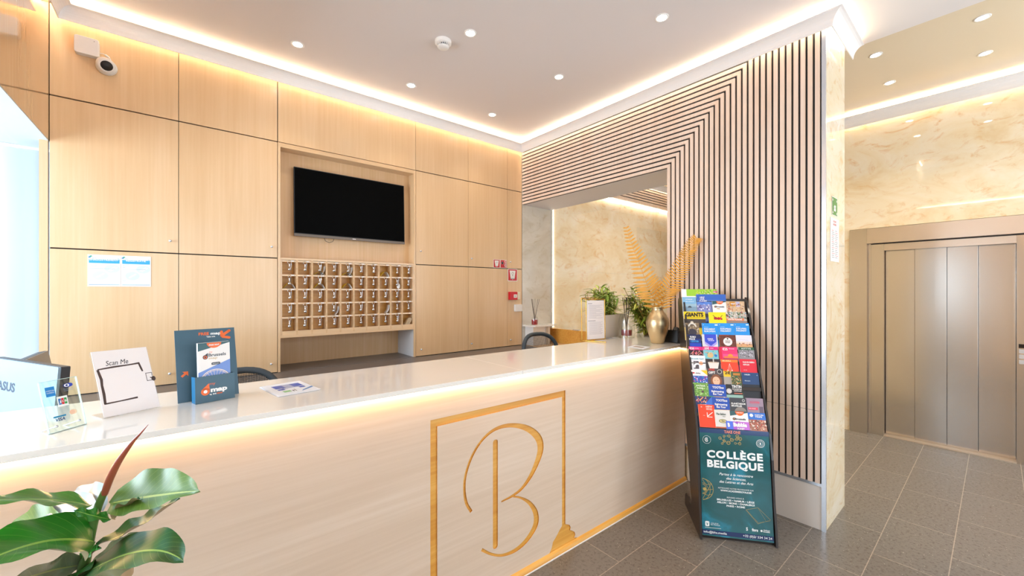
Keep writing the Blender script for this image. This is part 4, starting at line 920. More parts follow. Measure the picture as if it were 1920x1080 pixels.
def city_map(k, full=False):
    g3 = stand_frame(g.p(.012 + .0006*k, .003, -.006 - .0042*k), 13.5, 4.5); w_, h_ = .100, .215 - (.001*(k % 3))
    mb = MB().box((0, 0, -.0032), (w_, h_, 0), flat('f1ece8', .5), g3)
    if full:
        c = .0004; TE = flat('2f5a60', .4); SK = flat('6f8fd0', .4)
        mb.poly([(0, h_), (w_, h_), (w_, h_-.004), (0, h_-.030)], TE, g3, c).disc(w_*.5, h_-.001, .023, OR, g3, c+.0003, 24, ry=.020, a0=180, a1=360)
        mb.text('FREE MAP', w_*.5, h_-.012, .005, WH, g3, c+.0006, 'c', w=.032, bold=.03)
        mb.text('my', .034, h_-.038, .006, OR, g3, c, 'l', w=.010).text('Brussels', .032, h_-.052, .011, flat('39414c', .5), g3, c, 'l', w=.055, bold=.02).text('map', .033, h_-.062, .008, flat('c9a24c', .5), g3, c, 'l', w=.026)
        mb.disc(.022, h_-.053, .008, flat('39414c', .5), g3, c, 20).poly([(.0145, h_-.050), (.030, h_-.038), (.030, h_-.053)], flat('39414c', .5), g3, c).ring(.022, h_-.053, .003, .0055, OR, g3, c+.0003)
        mb.poly([(0, 0), (w_, 0), (w_, h_-.068), (0, h_-.108)], SK, g3, c).rbox((.040, h_-.084, c+.0003), (.068, h_-.075, c+.0005), flat('39414c', .5), .004, g3).text('ENGLISH', .054, h_-.0815, .0035, WH, g3, c+.0008, 'c', w=.020)
        lw = flat('f0dfd0', .5); cx_, cy_, R_ = w_*.52, h_-.150, .050
        mb.ring(cx_, cy_, R_-.003, R_, lw, g3, c+.0006, 36, 0, 180).ring(cx_, cy_, R_-.007, R_-.0055, lw, g3, c+.0006, 36, 0, 180)
        for a in range(12, 180, 14): mb.stroke([(cx_, cy_), (cx_ + R_*math.cos(math.radians(a)), cy_ + R_*math.sin(math.radians(a)))], .0010, lw, g3, c+.0008)
        mb.ring(cx_, cy_, .004, .006, lw, g3, c+.0009, 12)
    lab = 'city map with ferris wheel cover, front one in the teal dispenser' if full else 'white-edged folded city map, %s behind the front one in the dispenser' % ORD[k-1]
    return tag(mb.build('city_map', loc=g3.o), lab, 'map', 'folded maps in the teal dispenser')
for k in range(7): city_map(k, k == 0)
# flyers lying on the counter
def flyer_stack(quad, label, art, n=3, name='flyer'):
    q = [onz(x, y, ZT) for x, y in quad]    # near-left, near-right, far-right, far-left
    for k in range(n):
        f_ = Fr(q[0] + Vector((.0015*k, -.001*k, .0004 + .0012*k)), (q[1]-q[0]), (0, 0, 1)); f_.v = (q[3]-q[0]).normalized(); f_.n = Vector((0, 0, 1))
        w_ = (q[1]-q[0]).length; h_ = (q[3]-q[0]).length
        mb = MB().box((0, 0, 0), (w_, h_, .001), PG if k % 2 else flat('eef0f6', .5), f_)
        if k == n-1: art(mb, f_, w_, h_)
        tag(mb.build(name, loc=f_.o), label if k == n-1 else 'plain white flyer, %s from the bottom under the blue printed one' % ORD[k], 'flyer', 'flyers lying beside the map dispenser' if n > 1 else None)
def art1(mb, f_, w_, h_):
    b1 = flat('3f5fc0', .4); c = .0014
    mb.rect(.18*w_, .55*h_, .42*w_, .82*h_, b1, f_, c).rect(.62*w_, .55*h_, .86*w_, .82*h_, b1, f_, c)
    for k in range(5): mb.rect(.3*w_, (.50+.07*k)*h_, .72*w_, (.53+.07*k)*h_, flat('8a92c8', .5), f_, c+.0003)
    mb.rect(.18*w_, .40*h_, .34*w_, .50*h_, b1, f_, c).rect(.70*w_, .40*h_, .84*w_, .50*h_, b1, f_, c)
    mb.rect(.22*w_, .2*h_, .4*w_, .32*h_, flat('9acb8e', .5), f_, c).poly([(.6*w_, .12*h_), (.98*w_, .3*h_), (.98*w_, .38*h_), (.66*w_, .2*h_)], flat('5f93cf', .4), f_, c).rect(.44*w_, .2*h_, .47*w_, .3*h_, BR, f_, c).rect(.5*w_, .2*h_, .52*w_, .34*h_, BR, f_, c)
flyer_stack([(522, 745), (600, 731), (560, 713), (486, 727)], 'printed white and blue flyer lying on top of its small stack', art1)
def art2(mb, f_, w_, h_): mb.rect(.2*w_, .3*h_, .8*w_, .7*h_, flat('b9a79a', .5), f_, .0014)
flyer_stack([(1176, 651), (1206, 655), (1218, 650), (1190, 647)], 'small printed card lying flat in front of the vase', art2, 1, 'info_card')
# gilt page frame
t = thing('menu_frame', (2.62, 2.07, ZT), 'gilt metal frame holding a tall white printed page', 'frame')
f = stand_frame((2.530, 2.120, ZT+.004), -8.3, 1); W_, H_ = .206, .335
fm = MB(); r_ = .0032
for p, q in (((0, 0), (0, H_)), ((W_, 0), (W_, H_)), ((0, H_), (W_, H_)), ((0, .006), (W_, .006))): fm.tube([f.p(p[0], p[1], 0), f.p(q[0], q[1], 0)], r_, M_GOLD, 8)
for p, q in (((-.022, 0), (-.022, H_+.012)), ((-.022, H_+.012), (W_*.62, H_+.012))): fm.tube([f.p(p[0], p[1], -.03), f.p(q[0], q[1], -.03)], r_, M_GOLD, 8)
fm.tube([f.p(-.022, H_+.012, -.03), f.p(0, H_, 0)], r_, M_GOLD, 8).tube([f.p(W_*.62, H_+.012, -.03), f.p(W_*.62, 0, -.03)], r_*.7, M_GOLD, 8)
fm.build('gilt_frame', t)
MB().tube([f.p(-.022, 0, -.03), f.p(0, 0, 0), f.p(.06, 0, .16)], r_*1.3, M_GOLD, 8).tube([f.p(-.03, 0, -.04), f.p(W_*.4, 0, 0)], r_, M_GOLD, 8).tube([f.p(W_*.4, 0, 0), f.p(W_*.62, 0, -.03)], r_, M_GOLD, 8).build('foot_bar', t)
pr = MB().box((.008, .010, -.001), (W_-.008, H_-.008, .001), PG, f); gk = flat('b9b0b4', .6)
pr.rect(.02, .300, .065, .304, flat('8d848a', .6), f, .0016).rect(.02, .158, .10, .162, flat('8d848a', .6), f, .0016)
for k in range(13): pr.rect(.03, .286-.0088*k, .03 + (.15, .12, .14, .08)[k % 4], .288-.0088*k, gk, f, .0016)
for k in range(12): pr.rect(.03, .146-.0088*k, .03 + (.15, .13, .15, .14)[k % 4], .148-.0088*k, gk, f, .0016)
pr.build('printed_page', t)
diffuser((3.010, 2.070, ZT), 0.068, 0.225, 8, 'large reed diffuser with red oil under a glass dome', dome=True, spread=.17, rl=.235)
# planter with bamboo
pa = onz(1133.5, 635.4, ZT); PW = .36
t = thing('bamboo_planter', (pa.x + .2, pa.y+.1, ZT), 'tapered pale trough planted with leafy green bamboo', 'plant')
pf = Fr((2.805, 2.165, ZT), (1, .10, 0), (0, 0, 1)); PF_H = .20
vs = []
for z_, e in ((0, 0), (PF_H, .03)): vs += [pf.p(-e, z_, e*.6), pf.p(PW*.86+e, z_, e*.6), pf.p(PW*.86+e, z_, -.16-e*.3), pf.p(-e, z_, -.16-e*.3)]
PLM = flat('ddd3c8', .35, coat=.2)
ins = []
for z_, e in ((PF_H, .022), (PF_H-.02, .02)): ins += [pf.p(-e, z_, e*.6), pf.p(PW*.86+e, z_, e*.6), pf.p(PW*.86+e, z_, -.16-e*.3), pf.p(-e, z_, -.16-e*.3)]
vv = vs + ins
MB().add(vv, [(3,2,1,0),(0,1,5,4),(1,2,6,5),(2,3,7,6),(3,0,4,7),(4,5,9,8),(5,6,10,9),(6,7,11,10),(7,4,8,11),(8,9,13,12),(9,10,14,13),(10,11,15,14),(11,8,12,15),(12,13,14,15)], PLM).build('trough', t)
st = MB(); lf = MB(); G1 = flat('a6bf4e', .45); G2 = flat('d2d66c', .45); G3 = flat('7d9c3e', .45)
SM = flat('a3823f', .5)
def thin_leaf(mb, p, d, L, w_, m, up=Vector((0, 0, 1)), droop=.25):
    d = d.normalized(); s_ = d.cross(up); s_ = s_.normalized() if s_.length > 1e-3 else Vector((1, 0, 0)); rows = []
    for i in range(6):
        q = i/5; ww = w_*math.sin(math.pi*min(1, q*.9+.06))**.8*(1 if q < .95 else .1); c_ = p + d*(L*q) - Vector((0, 0, droop*L*q*q)); nn = s_.cross(d)
        rows.append([c_ - s_*ww + nn*ww*.3, c_, c_ + s_*ww + nn*ww*.3])
    mb.grid(rows, m)
rnd = random.Random(3)
for k in range(20):
    bx_ = pf.p(rnd.uniform(.01, .30), PF_H-.022, -rnd.uniform(.03, .14)); lean = Vector((rnd.uniform(-.55, .35), rnd.uniform(-.15, .2), 1)); hh = rnd.uniform(.16, .30)
    tip = bx_ + lean*hh; st.tube([bx_, (bx_+tip)/2 + Vector((rnd.uniform(-.01, .01), 0, .01)), tip], [.005, .004, .002], SM, 6)
    for j in range(22):
        s_ = rnd.uniform(.05, 1.0); p = bx_.lerp(tip, s_); a = rnd.uniform(0, 2*math.pi)
        thin_leaf(lf, p, Vector((math.cos(a), math.sin(a), rnd.uniform(-.2, .9))), rnd.uniform(.08, .13), rnd.uniform(.008, .012), rnd.choice((G1, G2, G3, G1)))
for j in range(26):   # the airy sprays reaching out over the left end
    p = atd(rnd.uniform(1127, 1160), rnd.uniform(548, 575), 3.42); a = math.radians(rnd.uniform(100, 330))
    thin_leaf(lf, p, RT*math.cos(a) + UPV*(rnd.uniform(-.5, .6)) + FW*rnd.uniform(-.3, .3), rnd.uniform(.08, .13), .010, rnd.choice((G1, G3, G1)))
st.tube([pf.p(.03, PF_H-.022, -.06), atd(1150, 575, 3.42), atd(1138, 556, 3.42)], [.003, .002, .001], G3, 6)
st.build('stems', t); lf.build('leaves', t)
# a second bamboo tuft behind, standing lower between the trough and the phone
t = thing('bamboo_plant', (3.32, 2.05, ZT), 'bushy green bamboo plant between the trough and the gold vase', 'plant')
MB().lathe([(.036, 0), (.042, .035), (.038, .035), (.036, .03), (0, .03)], (3.33, 2.06, ZT), flat('8a6f4a', .7), 24).build('pot', t)
st = MB(); lf = MB()
for k in range(30):
    a = rnd.uniform(0, 6.28); b0 = Vector((3.33 + .03*math.cos(a), 2.06 + .03*math.sin(a), ZT+.030)); lean = Vector((rnd.uniform(-.75, .10), rnd.uniform(-.14, .45), 1)); hh = rnd.uniform(.22, .42); tip = b0 + lean*hh
    st.tube([b0, (b0+tip)/2, tip], [.005, .004, .002], SM, 6)
    for j in range(24):
        p = b0.lerp(tip, rnd.uniform(.02, 1)); a = rnd.uniform(0, 6.28)
        thin_leaf(lf, p, Vector((math.cos(a), math.sin(a), rnd.uniform(-.3, .9))), rnd.uniform(.07, .12), rnd.uniform(.008, .012), rnd.choice((G1, G2, G2, G3)))
st.build('stems', t); lf.build('leaves', t)
# gold vase with two gilded fern fronds
vc = Vector((2.884, 1.700, ZT)); M_VASE = flat('dfcaa0', .34, 1.0, name='vase_gold')
nt_ = M_VASE.node_tree; b_ = nt_.nodes['Principled BSDF']; g_ = nt_.nodes.new('ShaderNodeNewGeometry'); mp_ = nt_.nodes.new('ShaderNodeMapping'); mp_.inputs['Scale'].default_value = (4, 4, 160)
n_ = nt_.nodes.new('ShaderNodeTexNoise'); n_.inputs['Scale'].default_value = 1; nt_.links.new(g_.outputs['Position'], mp_.inputs[0]); nt_.links.new(mp_.outputs[0], n_.inputs['Vector'])
bp_ = nt_.nodes.new('ShaderNodeBump'); bp_.inputs['Strength'].default_value = .35; bp_.inputs['Distance'].default_value = .002; nt_.links.new(n_.outputs['Fac'], bp_.inputs['Height']); nt_.links.new(bp_.outputs[0], b_.inputs['Normal'])
prof = [(0, 0), (.044, 0), (.048, .004), (.060, .045), (.076, .095), (.086, .140), (.087, .165), (.078, .200), (.060, .230), (.046, .248), (.041, .262), (.042, .276), (.047, .284), (.044, .284), (.038, .274), (.037, .262), (.05, .235), (.07, .19), (.06, .05), (0, .02)]
tag(MB().lathe(prof, vc, M_VASE, 48).build('vase', loc=vc), 'ribbed gold metal vase standing at the counter end', 'vase')
M_FERN = flat('dd9c3a', .42, .2, name='fern_gold')
def frond(pts, dep, lens, side, label, n=26, twist=0.0, lens2=None):
    P = catmull([atd(x, y, d) for (x, y), d in zip(pts, dep)], 6); t = thing('fern_frond', P[0], label, 'frond')
    MB().tube(P, [.003 - .002*i/len(P) for i in range(len(P))], M_FERN, 6).build('stalk', t)
    mb = MB(); N = len(P)-1
    for k in range(n):
        s_ = .06 + .93*k/(n-1); i = min(N-1, int(s_*N)); p = P[i].lerp(P[i+1], s_*N - i); d = (P[i+1]-P[i]).normalized()
        sd = d.cross(FW).normalized(); sd = (sd*math.cos(twist) + FW*math.sin(twist)).normalized()
        for sg in (-1, 1):
            La = lens if sg < 0 or lens2 is None else lens2
            L = La[0]*(1-s_) + La[1]*s_ if s_ > .25 else La[0]*(.6+1.6*s_)*(1-.25*s_)
            dr = (sd*sg*side[0 if sg < 0 else 1] + d*.38 - FW*.12).normalized()
            nrm = dr.cross(d).normalized(); wd_ = (.0105 if n < 30 else .0072)*(1-.45*s_); rows = []
            for q in range(7):
                u_ = q/6; ww = wd_*math.sin(math.pi*min(1, .12+.88*u_))**.7 if u_ < 1 else .0004
                c_ = p + dr*(L*u_) - UPV*(.05*L*u_*u_); a_ = nrm.cross(dr).normalized()
                rows.append([c_ - a_*ww, c_ + nrm*.0015, c_ + a_*ww])
            mb.grid(rows, M_FERN); mb.grid([[x - nrm*.0008 for x in r][::-1] for r in rows], M_FERN)
    mb.build('leaflets', t); return t
frond([(1232, 590), (1226, 562), (1219, 545), (1212, 530), (1203, 505), (1195, 484), (1187, 465), (1180, 445), (1174, 426)], [3.15]*9, (.155, .028), (1, 1), 'gilded fern frond leaning towards the bamboo', 24)
frond([(1239, 592), (1244, 565), (1250, 545), (1262, 525), (1273, 505), (1283, 485), (1290, 470), (1298, 455), (1306, 446)], [3.14, 3.12, 3.1, 3.1, 3.08, 3.08, 3.06, 3.06, 3.05], (.125, .05), (.75, 1.0), 'gilded fern frond leaning towards the slatted wall', 36, 0.35, (.11, .04))
# desk phone and the leaning card
t = thing('desk_phone', (3.03, 1.68, ZT), 'black desk telephone with coiled cord beside the gold vase', 'telephone')
pf_ = Fr((3.076, 1.585, ZT+.002), (0, 1, 0), (-1, 0, .0)); 
MB().add([pf_.p(0, 0, 0), pf_.p(.18, 0, 0), pf_.p(.18, .095, 0), pf_.p(0, .095, 0), pf_.p(0, 0, .02), pf_.p(.18, 0, .02), pf_.p(.18, .095, .10), pf_.p(0, .095, .10)], [(0,3,2,1),(4,5,6,7),(0,1,5,4),(1,2,6,5),(2,3,7,6),(3,0,4,7)], flat('1a1a1c', .35)).build('body', t, bevel=.004)
sf = Fr(pf_.p(0, 0, .02), pf_.u, (pf_.p(0, .095, .10) - pf_.p(0, 0, .02)))
hb = MB(); hb.rbox((.008, .01, .012), (.048, .122, .034), flat('141416', .3), .012, sf).rbox((.006, .01, 0), (.050, .05, .02), flat('141416', .3), .012, sf).rbox((.006, .09, 0), (.050, .122, .02), flat('141416', .3), .012, sf); hb.build('handset', t, bevel=.004)
kp = MB()
for i in range(4):
    for j in range(5): kp.rbox((.068+i*.026, .010+j*.014, .0005), (.086+i*.026, .020+j*.014, .005), flat('5a5a5e', .4), .003, sf)
kp.build('keypad', t); MB().rect(.07, .085, .17, .115, flat('7f8a88', .2), sf, .001).build('display', t)
co = []
for k in range(130):
    a = k*.75; s_ = k/129; c_ = Vector((2.975 + .10*s_, 1.572 - .012*math.sin(math.pi*s_), ZT + .012)); co.append(c_ + Vector((0, .008*math.cos(a), .008*math.sin(a))))
MB().tube(co, .0022, M_BLACK, 5).build('coiled_cord', t)
f = stand_frame((3.03, 1.93, ZT), -20, 18); W_, H_ = .075, .13
f = Fr(onz(1195, 625, ZT), (.86, -.5, 0), (.22, .12, 1.0)); mb = MB().box((0, 0, -.0015), (.055, .16, 0), flat('f0ece9', .5), f)
for k in range(4): mb.rect(.018 + (k % 2)*.006, .03+.028*k, .030+(k % 2)*.006, .05+.028*k, flat('c9b6cf', .5), f, .0006)
mb.box((.005, 0, -.05), (.05, .0015, -.0015), M_GLASS, Fr(f.o, f.u, (0, 0, 1)))
tag(mb.build('leaning_card', loc=f.o), 'narrow white card leaning in a holder between bamboo and vase', 'card')
# ================================================================= brochure rack
RF = Fr((2.42, 1.131, 0), (.628, -.778, 0), (0, 0, 1)); RW = .40    # across, up, towards the room
M_RACK = flat('2b2422', .32, coat=.3); M_TEAL = None
t = rack = thing('brochure_rack', (2.62, 1.1, 0), 'tall black brochure rack with a teal poster on its front', 'rack')
LS = .475
def dlean(z): return .10 + LS*(z - .65)
prof = [(0, 0), (.012, .10), (.036, .24), (.062, .486), (.095, .635), (.175, .814), (.262, .995), (.333, 1.144), (.402, 1.29), (.470, 1.425), (.49, 1.448), (.55, 1.455), (.645, 1.440), (.655, 1.41), (.625, 1.28), (.59, 1.122), (.55, 1.0), (.475, .75), (.40, .583), (.265, .236), (.225, .13), (.235, .085), (.27, .075), (.32, .10), (.37, .10), (.41, .07), (.42, 0)]
for a0 in (-.012, RW):
    cl = 9 if a0 < 0 else .50
    vs = [RF.p(a0, z, -min(d, cl)) for d, z in prof] + [RF.p(a0+.012, z, -min(d, cl)) for d, z in prof]; n = len(prof)
    MB().add(vs, [tuple(range(n)), tuple(reversed(range(n, 2*n)))] + [(i, i+n, (i+1) % n + n, (i+1) % n) for i in range(n)], M_RACK).build('side_panel', t)
bb = MB()
def slab(z0, z1, d0, d1, th, m, mb): return mb.add([RF.p(.001, z0, -d0), RF.p(RW-.001, z0, -d0), RF.p(RW-.001, z1, -d1), RF.p(.001, z1, -d1), RF.p(.001, z0, -d0-th), RF.p(RW-.001, z0, -d0-th), RF.p(RW-.001, z1, -d1-th), RF.p(.001, z1, -d1-th)], [(0,1,2,3),(7,6,5,4),(0,4,5,1),(1,5,6,2),(2,6,7,3),(3,7,4,0)], m)
slab(.64, 1.36, dlean(.64)+.050, dlean(1.36)+.030, .004, M_RACK, bb); bb.build('rear_board', t)
slab(.0, .645, .03, .125, .004, M_RACK, MB()).build('lower_board', t)
MB().box((0, .0, -.12), (RW, .012, -.03), M_RACK, RF).box((0, .0, -.40), (RW, .012, -.34), M_RACK, RF).build('floor_plate', t)
# brochure data: left px, right px, top px, row, design, label
NV, SK, WT = '1d2f6b', '2f9de0', 'f1efec'
BRO = [
 (1277.5,1343.6,542.3,0,'green','white brochure with lime green photo at the very top of the rack'),
 (1279,1305,557,1,'skyblue','pale blue brochure with a small dark monument, top tier far left'),
 (1305,1360.5,552,1,'planet','wide blue brochure with white round text and mountains'),
 (1335,1361,564.5,1.4,'mapw','white city map brochure with teal corner on the top tier'),
 (1360.5,1395,565,1,'orangepics','brochure with orange photo strip at the right end of the top tier'),
 (1281.4,1322,584.3,2,'giants','yellow brochure carrying one big bold black word'),
 (1328,1360.5,585.5,2,'yellowred','bright yellow brochure with a red lettered emblem'),
 (1360.5,1399,584.5,2,'collage','photo collage brochure crossed by an orange band'),
 (1284.6,1310.5,605.5,3,'brown','brown photo brochure of ornate metalwork just below the yellow one with a black word'),
 (1315.7,1346,606,3,'parl0','bright blue PARLEMENT EUROPEEN brochure, leftmost of the blue trio'),
 (1346,1375.5,606,3,'parl1','bright blue EUROPEAN PARLIAMENT brochure, middle of the blue trio'),
 (1375.5,1404,606,3,'parl2','bright blue EUROPEES PARLEMENT brochure, rightmost of the blue trio'),
 (1288.5,1314,627,4,'space','dark blue brochure with white and light blue capitals, far left'),
 (1315.7,1345,627,4,'shield','pale brochure with a large blue pointed shield'),
 (1347.5,1379,628,4,'choco','brown speckled brochure with a white round seal'),
 (1379,1409,628.5,4,'pastel','pale pastel brochure beside the white round seal one'),
 (1291,1320,650,5,'pink0','pink topped brochure with dark stage lights, leftmost pink one'),
 (1318,1346,650,5.2,'pink1','pink topped brochure with turquoise seaside drawing'),
 (1347,1382,650.5,5,'pink2','pink brochure with orange sunset picture'),
 (1384,1413.6,651,5,'greengrey','brochure with dark green heading over a grey crowd photo'),
 (1293.6,1322,666.5,6,'card','white city card brochure with a grey curved shape'),
 (1322.7,1350,673,6,'drink','dark brown brochure with a white chocolate cup'),
 (1351,1383,674.4,6,'atom','orange red brochure with thin white tower drawing'),
 (1385.7,1419.5,673.6,6,'reseau','plain red brochure reading PLAN DU RESEAU'),
 (1296,1326,694,7,'firew','white topped brochure with colourful blue fireworks picture'),
 (1325,1356,691,7,'gift','grey brochure with a portrait and the word GIFT'),
 (1356,1371,695.6,7,'two','narrow yellow brochure reading 2 euro'),
 (1370,1389,697,7.2,'shop','narrow brochure with green heading and market photo'),
 (1390,1424,698.8,7,'navy','tall navy brochure fading to black at the right end'),
 (1299,1328,717.7,8,'nature','green nature brochure with soft white heading'),
 (1328,1360.5,720.8,8,'bus','blue sightseeing bus brochure, the upper of two alike'),
 (1360.5,1391,721,8,'tin','black brochure with large white capitals and a round grey picture'),
 (1302,1334.5,743,9,'flower','dark blue brochure with small orange and white flowers'),
 (1334.5,1367,745,9,'bus','blue sightseeing bus brochure, the lower of two alike'),
 (1367.6,1399,746,9,'planetarium','black and grey planetarium brochure'),
 (1398,1430.5,746.8,9,'mauve','mauve brochure with pink emblem and red band'),
 (1308.6,1339,758.6,10,'new','plain orange red brochure with NEW and a white arrow'),
 (1339,1368,768.8,9.8,'oval','white brochure with green lettering and a gold oval'),
 (1368,1401.4,771,9.8,'mapw','white city map brochure with orange half disc, bottom tier'),
 (1401.4,1434.4,774,10,'blueph','brochure with blue heading over a reddish photo, bottom tier'),
 (1361,1404.5,790.5,11,'bubble','low wide purple brochure at the very front of the bottom tier'),
]
def toplean(px, py, extra=0.0):
    # point on the leaning tier plane seen at this place
    nv = (RF.v*math.cos(math.atan(LS)) - RF.n*math.sin(math.atan(LS))); pn = RF.u.cross(nv)
    p0 = RF.p(0, .65, -dlean(.65) + extra); d = ray(px, py); k = (p0 - CAMP).dot(pn)/d.dot(pn); return CAMP + d*k
RB = random.Random(11)
def speck(mb, f, x0, y0, x1, y1, cols, n, c=.0012, smin=.003, smax=.010):
    mm = [flat(q, .5) for q in cols]
    for k in range(n):
        s1 = RB.uniform(smin, smax); s2 = RB.uniform(smin, smax); x = RB.uniform(x0, max(x0+.0005, x1-s1)); y = RB.uniform(y0, max(y0+.0005, y1-s2))
        s1 = min(s1, x1-x); s2 = min(s2, y1-y)
        mb.rect(x, y, x+s1, y+s2, RB.choice(mm), f, c + .00001*k)
def design(mb, f, w, h, kind):
    T = h; c = .0006; R_ = lambda x0, y0, x1, y1, col, cc=c: mb.rect(x0*w, max(0, T-y1*w), x1*w, T-y0*w, flat(col, .4), f, cc) if y0*w < T else None
    def X(s, x, y, hh, col, al='l', ww=None, bd=.03, cc=.0018, sh=0): mb.text(s, x*w, T-y*w, hh*w, flat(col, .45), f, cc, al, w=None if ww is None else ww*w, bold=bd, shear=sh)
    def Dk(x, y, r, col, cc=.0014, **k_): mb.disc(x*w, T-y*w, r*w, flat(col, .4), f, cc, 20, **k_)
    sp = lambda x0, y0, x1, y1, cols, n, **k_: speck(mb, f, x0*w, max(0, T-y1*w), x1*w, T-y0*w, cols, n, **k_) if y0*w < T else None
    full = lambda col: R_(0, 0, 1, h/w-.001, col)
    if kind == 'green': full(WT); R_(.14, 0, 1, .22, '9ccc3a', .0008); sp(.4, 0, 1, .22, ['e9e04a', 'f5f0c0', '3f6b2c', 'e3a8b0'], 70, smax=.006); R_(.9, .06, 1, .12, 'd2407a', .0022); X('EN', .91, .11, .03, WT, cc=.0026)
    elif kind == 'skyblue': full('7fb2d6'); R_(0, .55, 1, .9, '9db9c8', .0008); R_(0, .78, 1, 1.3, '7f9bb0', .001); Dk(.5, .86, .14, '3d4a55', a0=0, a1=180); X('ATOMIUM', .22, .22, .06, WT, ww=.5); X('BRUSSELS', .22, .40, .06, 'dcebf5', ww=.6)
    elif kind == 'planet': full('3566c0'); R_(0, .22, 1, .42, '5b86d4', .0008); R_(0, .40, 1, 1, '8a90c4', .001); sp(0, .38, 1, .62, ['54487a', 'e8e4f0', '6a5a94', 'c8c0d8'], 60, smax=.012); Dk(.2, .2, .13, '4a62b8'); X('HELP', .12, .14, .05, WT); X('OUR', .12, .21, .05, WT); X('PLANET', .1, .28, .05, WT)
    elif kind == 'mapw': full('f2ede9'); mb.poly([(0, T), (w, T), (w, T-.08*w), (0, T-.30*w)], flat('2f5a60', .4), f, .0008); Dk(.55, .02, .25, 'ee6a22', a0=180, a1=360); X('FREE MAP', .55, .12, .05, WT, 'c', .35); X('Brussels', .25, .52, .11, '39414c', ww=.6); Dk(.2, .47, .08, '39414c'); Dk(.2, .47, .035, 'ee9a52', .0018); X('map', .3, .66, .09, 'c9a24c')
    elif kind == 'orangepics': full('d8b48c'); R_(.2, .03, .5, .3, 'd9902c', .0008); X('VISIT', .25, .2, .08, WT); R_(.55, .03, .75, .35, 'b9b6d8', .0008); sp(0, .1, 1, .75, ['e8c4a0', 'a87a5c', 'f2e6d8', 'c96a50', '8a6a7c'], 60)
    elif kind == 'giants': full('f6d21c'); X('GIANTS', .5, .25, .19, '231c12', 'c', .82, .05); R_(.04, .30, .96, .315, '6b5a14', .0014); R_(0, .38, 1, .8, '4a3f3a', .0012)
    elif kind == 'yellowred': full('f7e01c'); sp(.28, .30, .78, .5, ['c8202c', 'd8304a', '8a1a3a'], 26, smax=.012); X('PARC', .3, .44, .12, 'c8202c', ww=.45); mb.stroke([(.25*w, T-.2*w), (.36*w, T-.3*w)], .003, M_BLACK, f, .002).stroke([(.8*w, T-.2*w), (.7*w, T-.3*w)], .003, M_BLACK, f, .002)
    elif kind == 'collage': full('c9bcae'); sp(0, 0, 1, .42, ['f0ece6', '6d8a5c', 'b8443c', '4f6a3a', 'd8c8b0', '8fb4c4', '3c2c28'], 90); R_(0, .38, .85, .50, 'e8824a', .0024); X('WINTER PLEASURE', .06, .47, .07, WT, ww=.7, cc=.003); R_(0, .5, 1, 1, '9a8276', .001)
    elif kind == 'brown': full('8a7358'); sp(0, 0, 1, .9, ['c0ac8c', '5c4a38', 'e0d6c4', '75603f', '3a3440'], 80, smax=.009); Dk(.5, .75, .28, '3a3440', .003); mb.ring(.5*w, T-.3*w, .2*w, .3*w, flat('e0d8cc', .4), f, .0026, 20, 0, 180); Dk(.5, -.02, .12, 'd8cbb6')
    elif kind[:4] == 'parl':
        full('2493e2'); a_, b_2 = (('PARLEMENT', 'EUROPEEN'), ('EUROPEAN', 'PARLIAMENT'), ('EUROPEES', 'PARLEMENT'))[int(kind[4])]
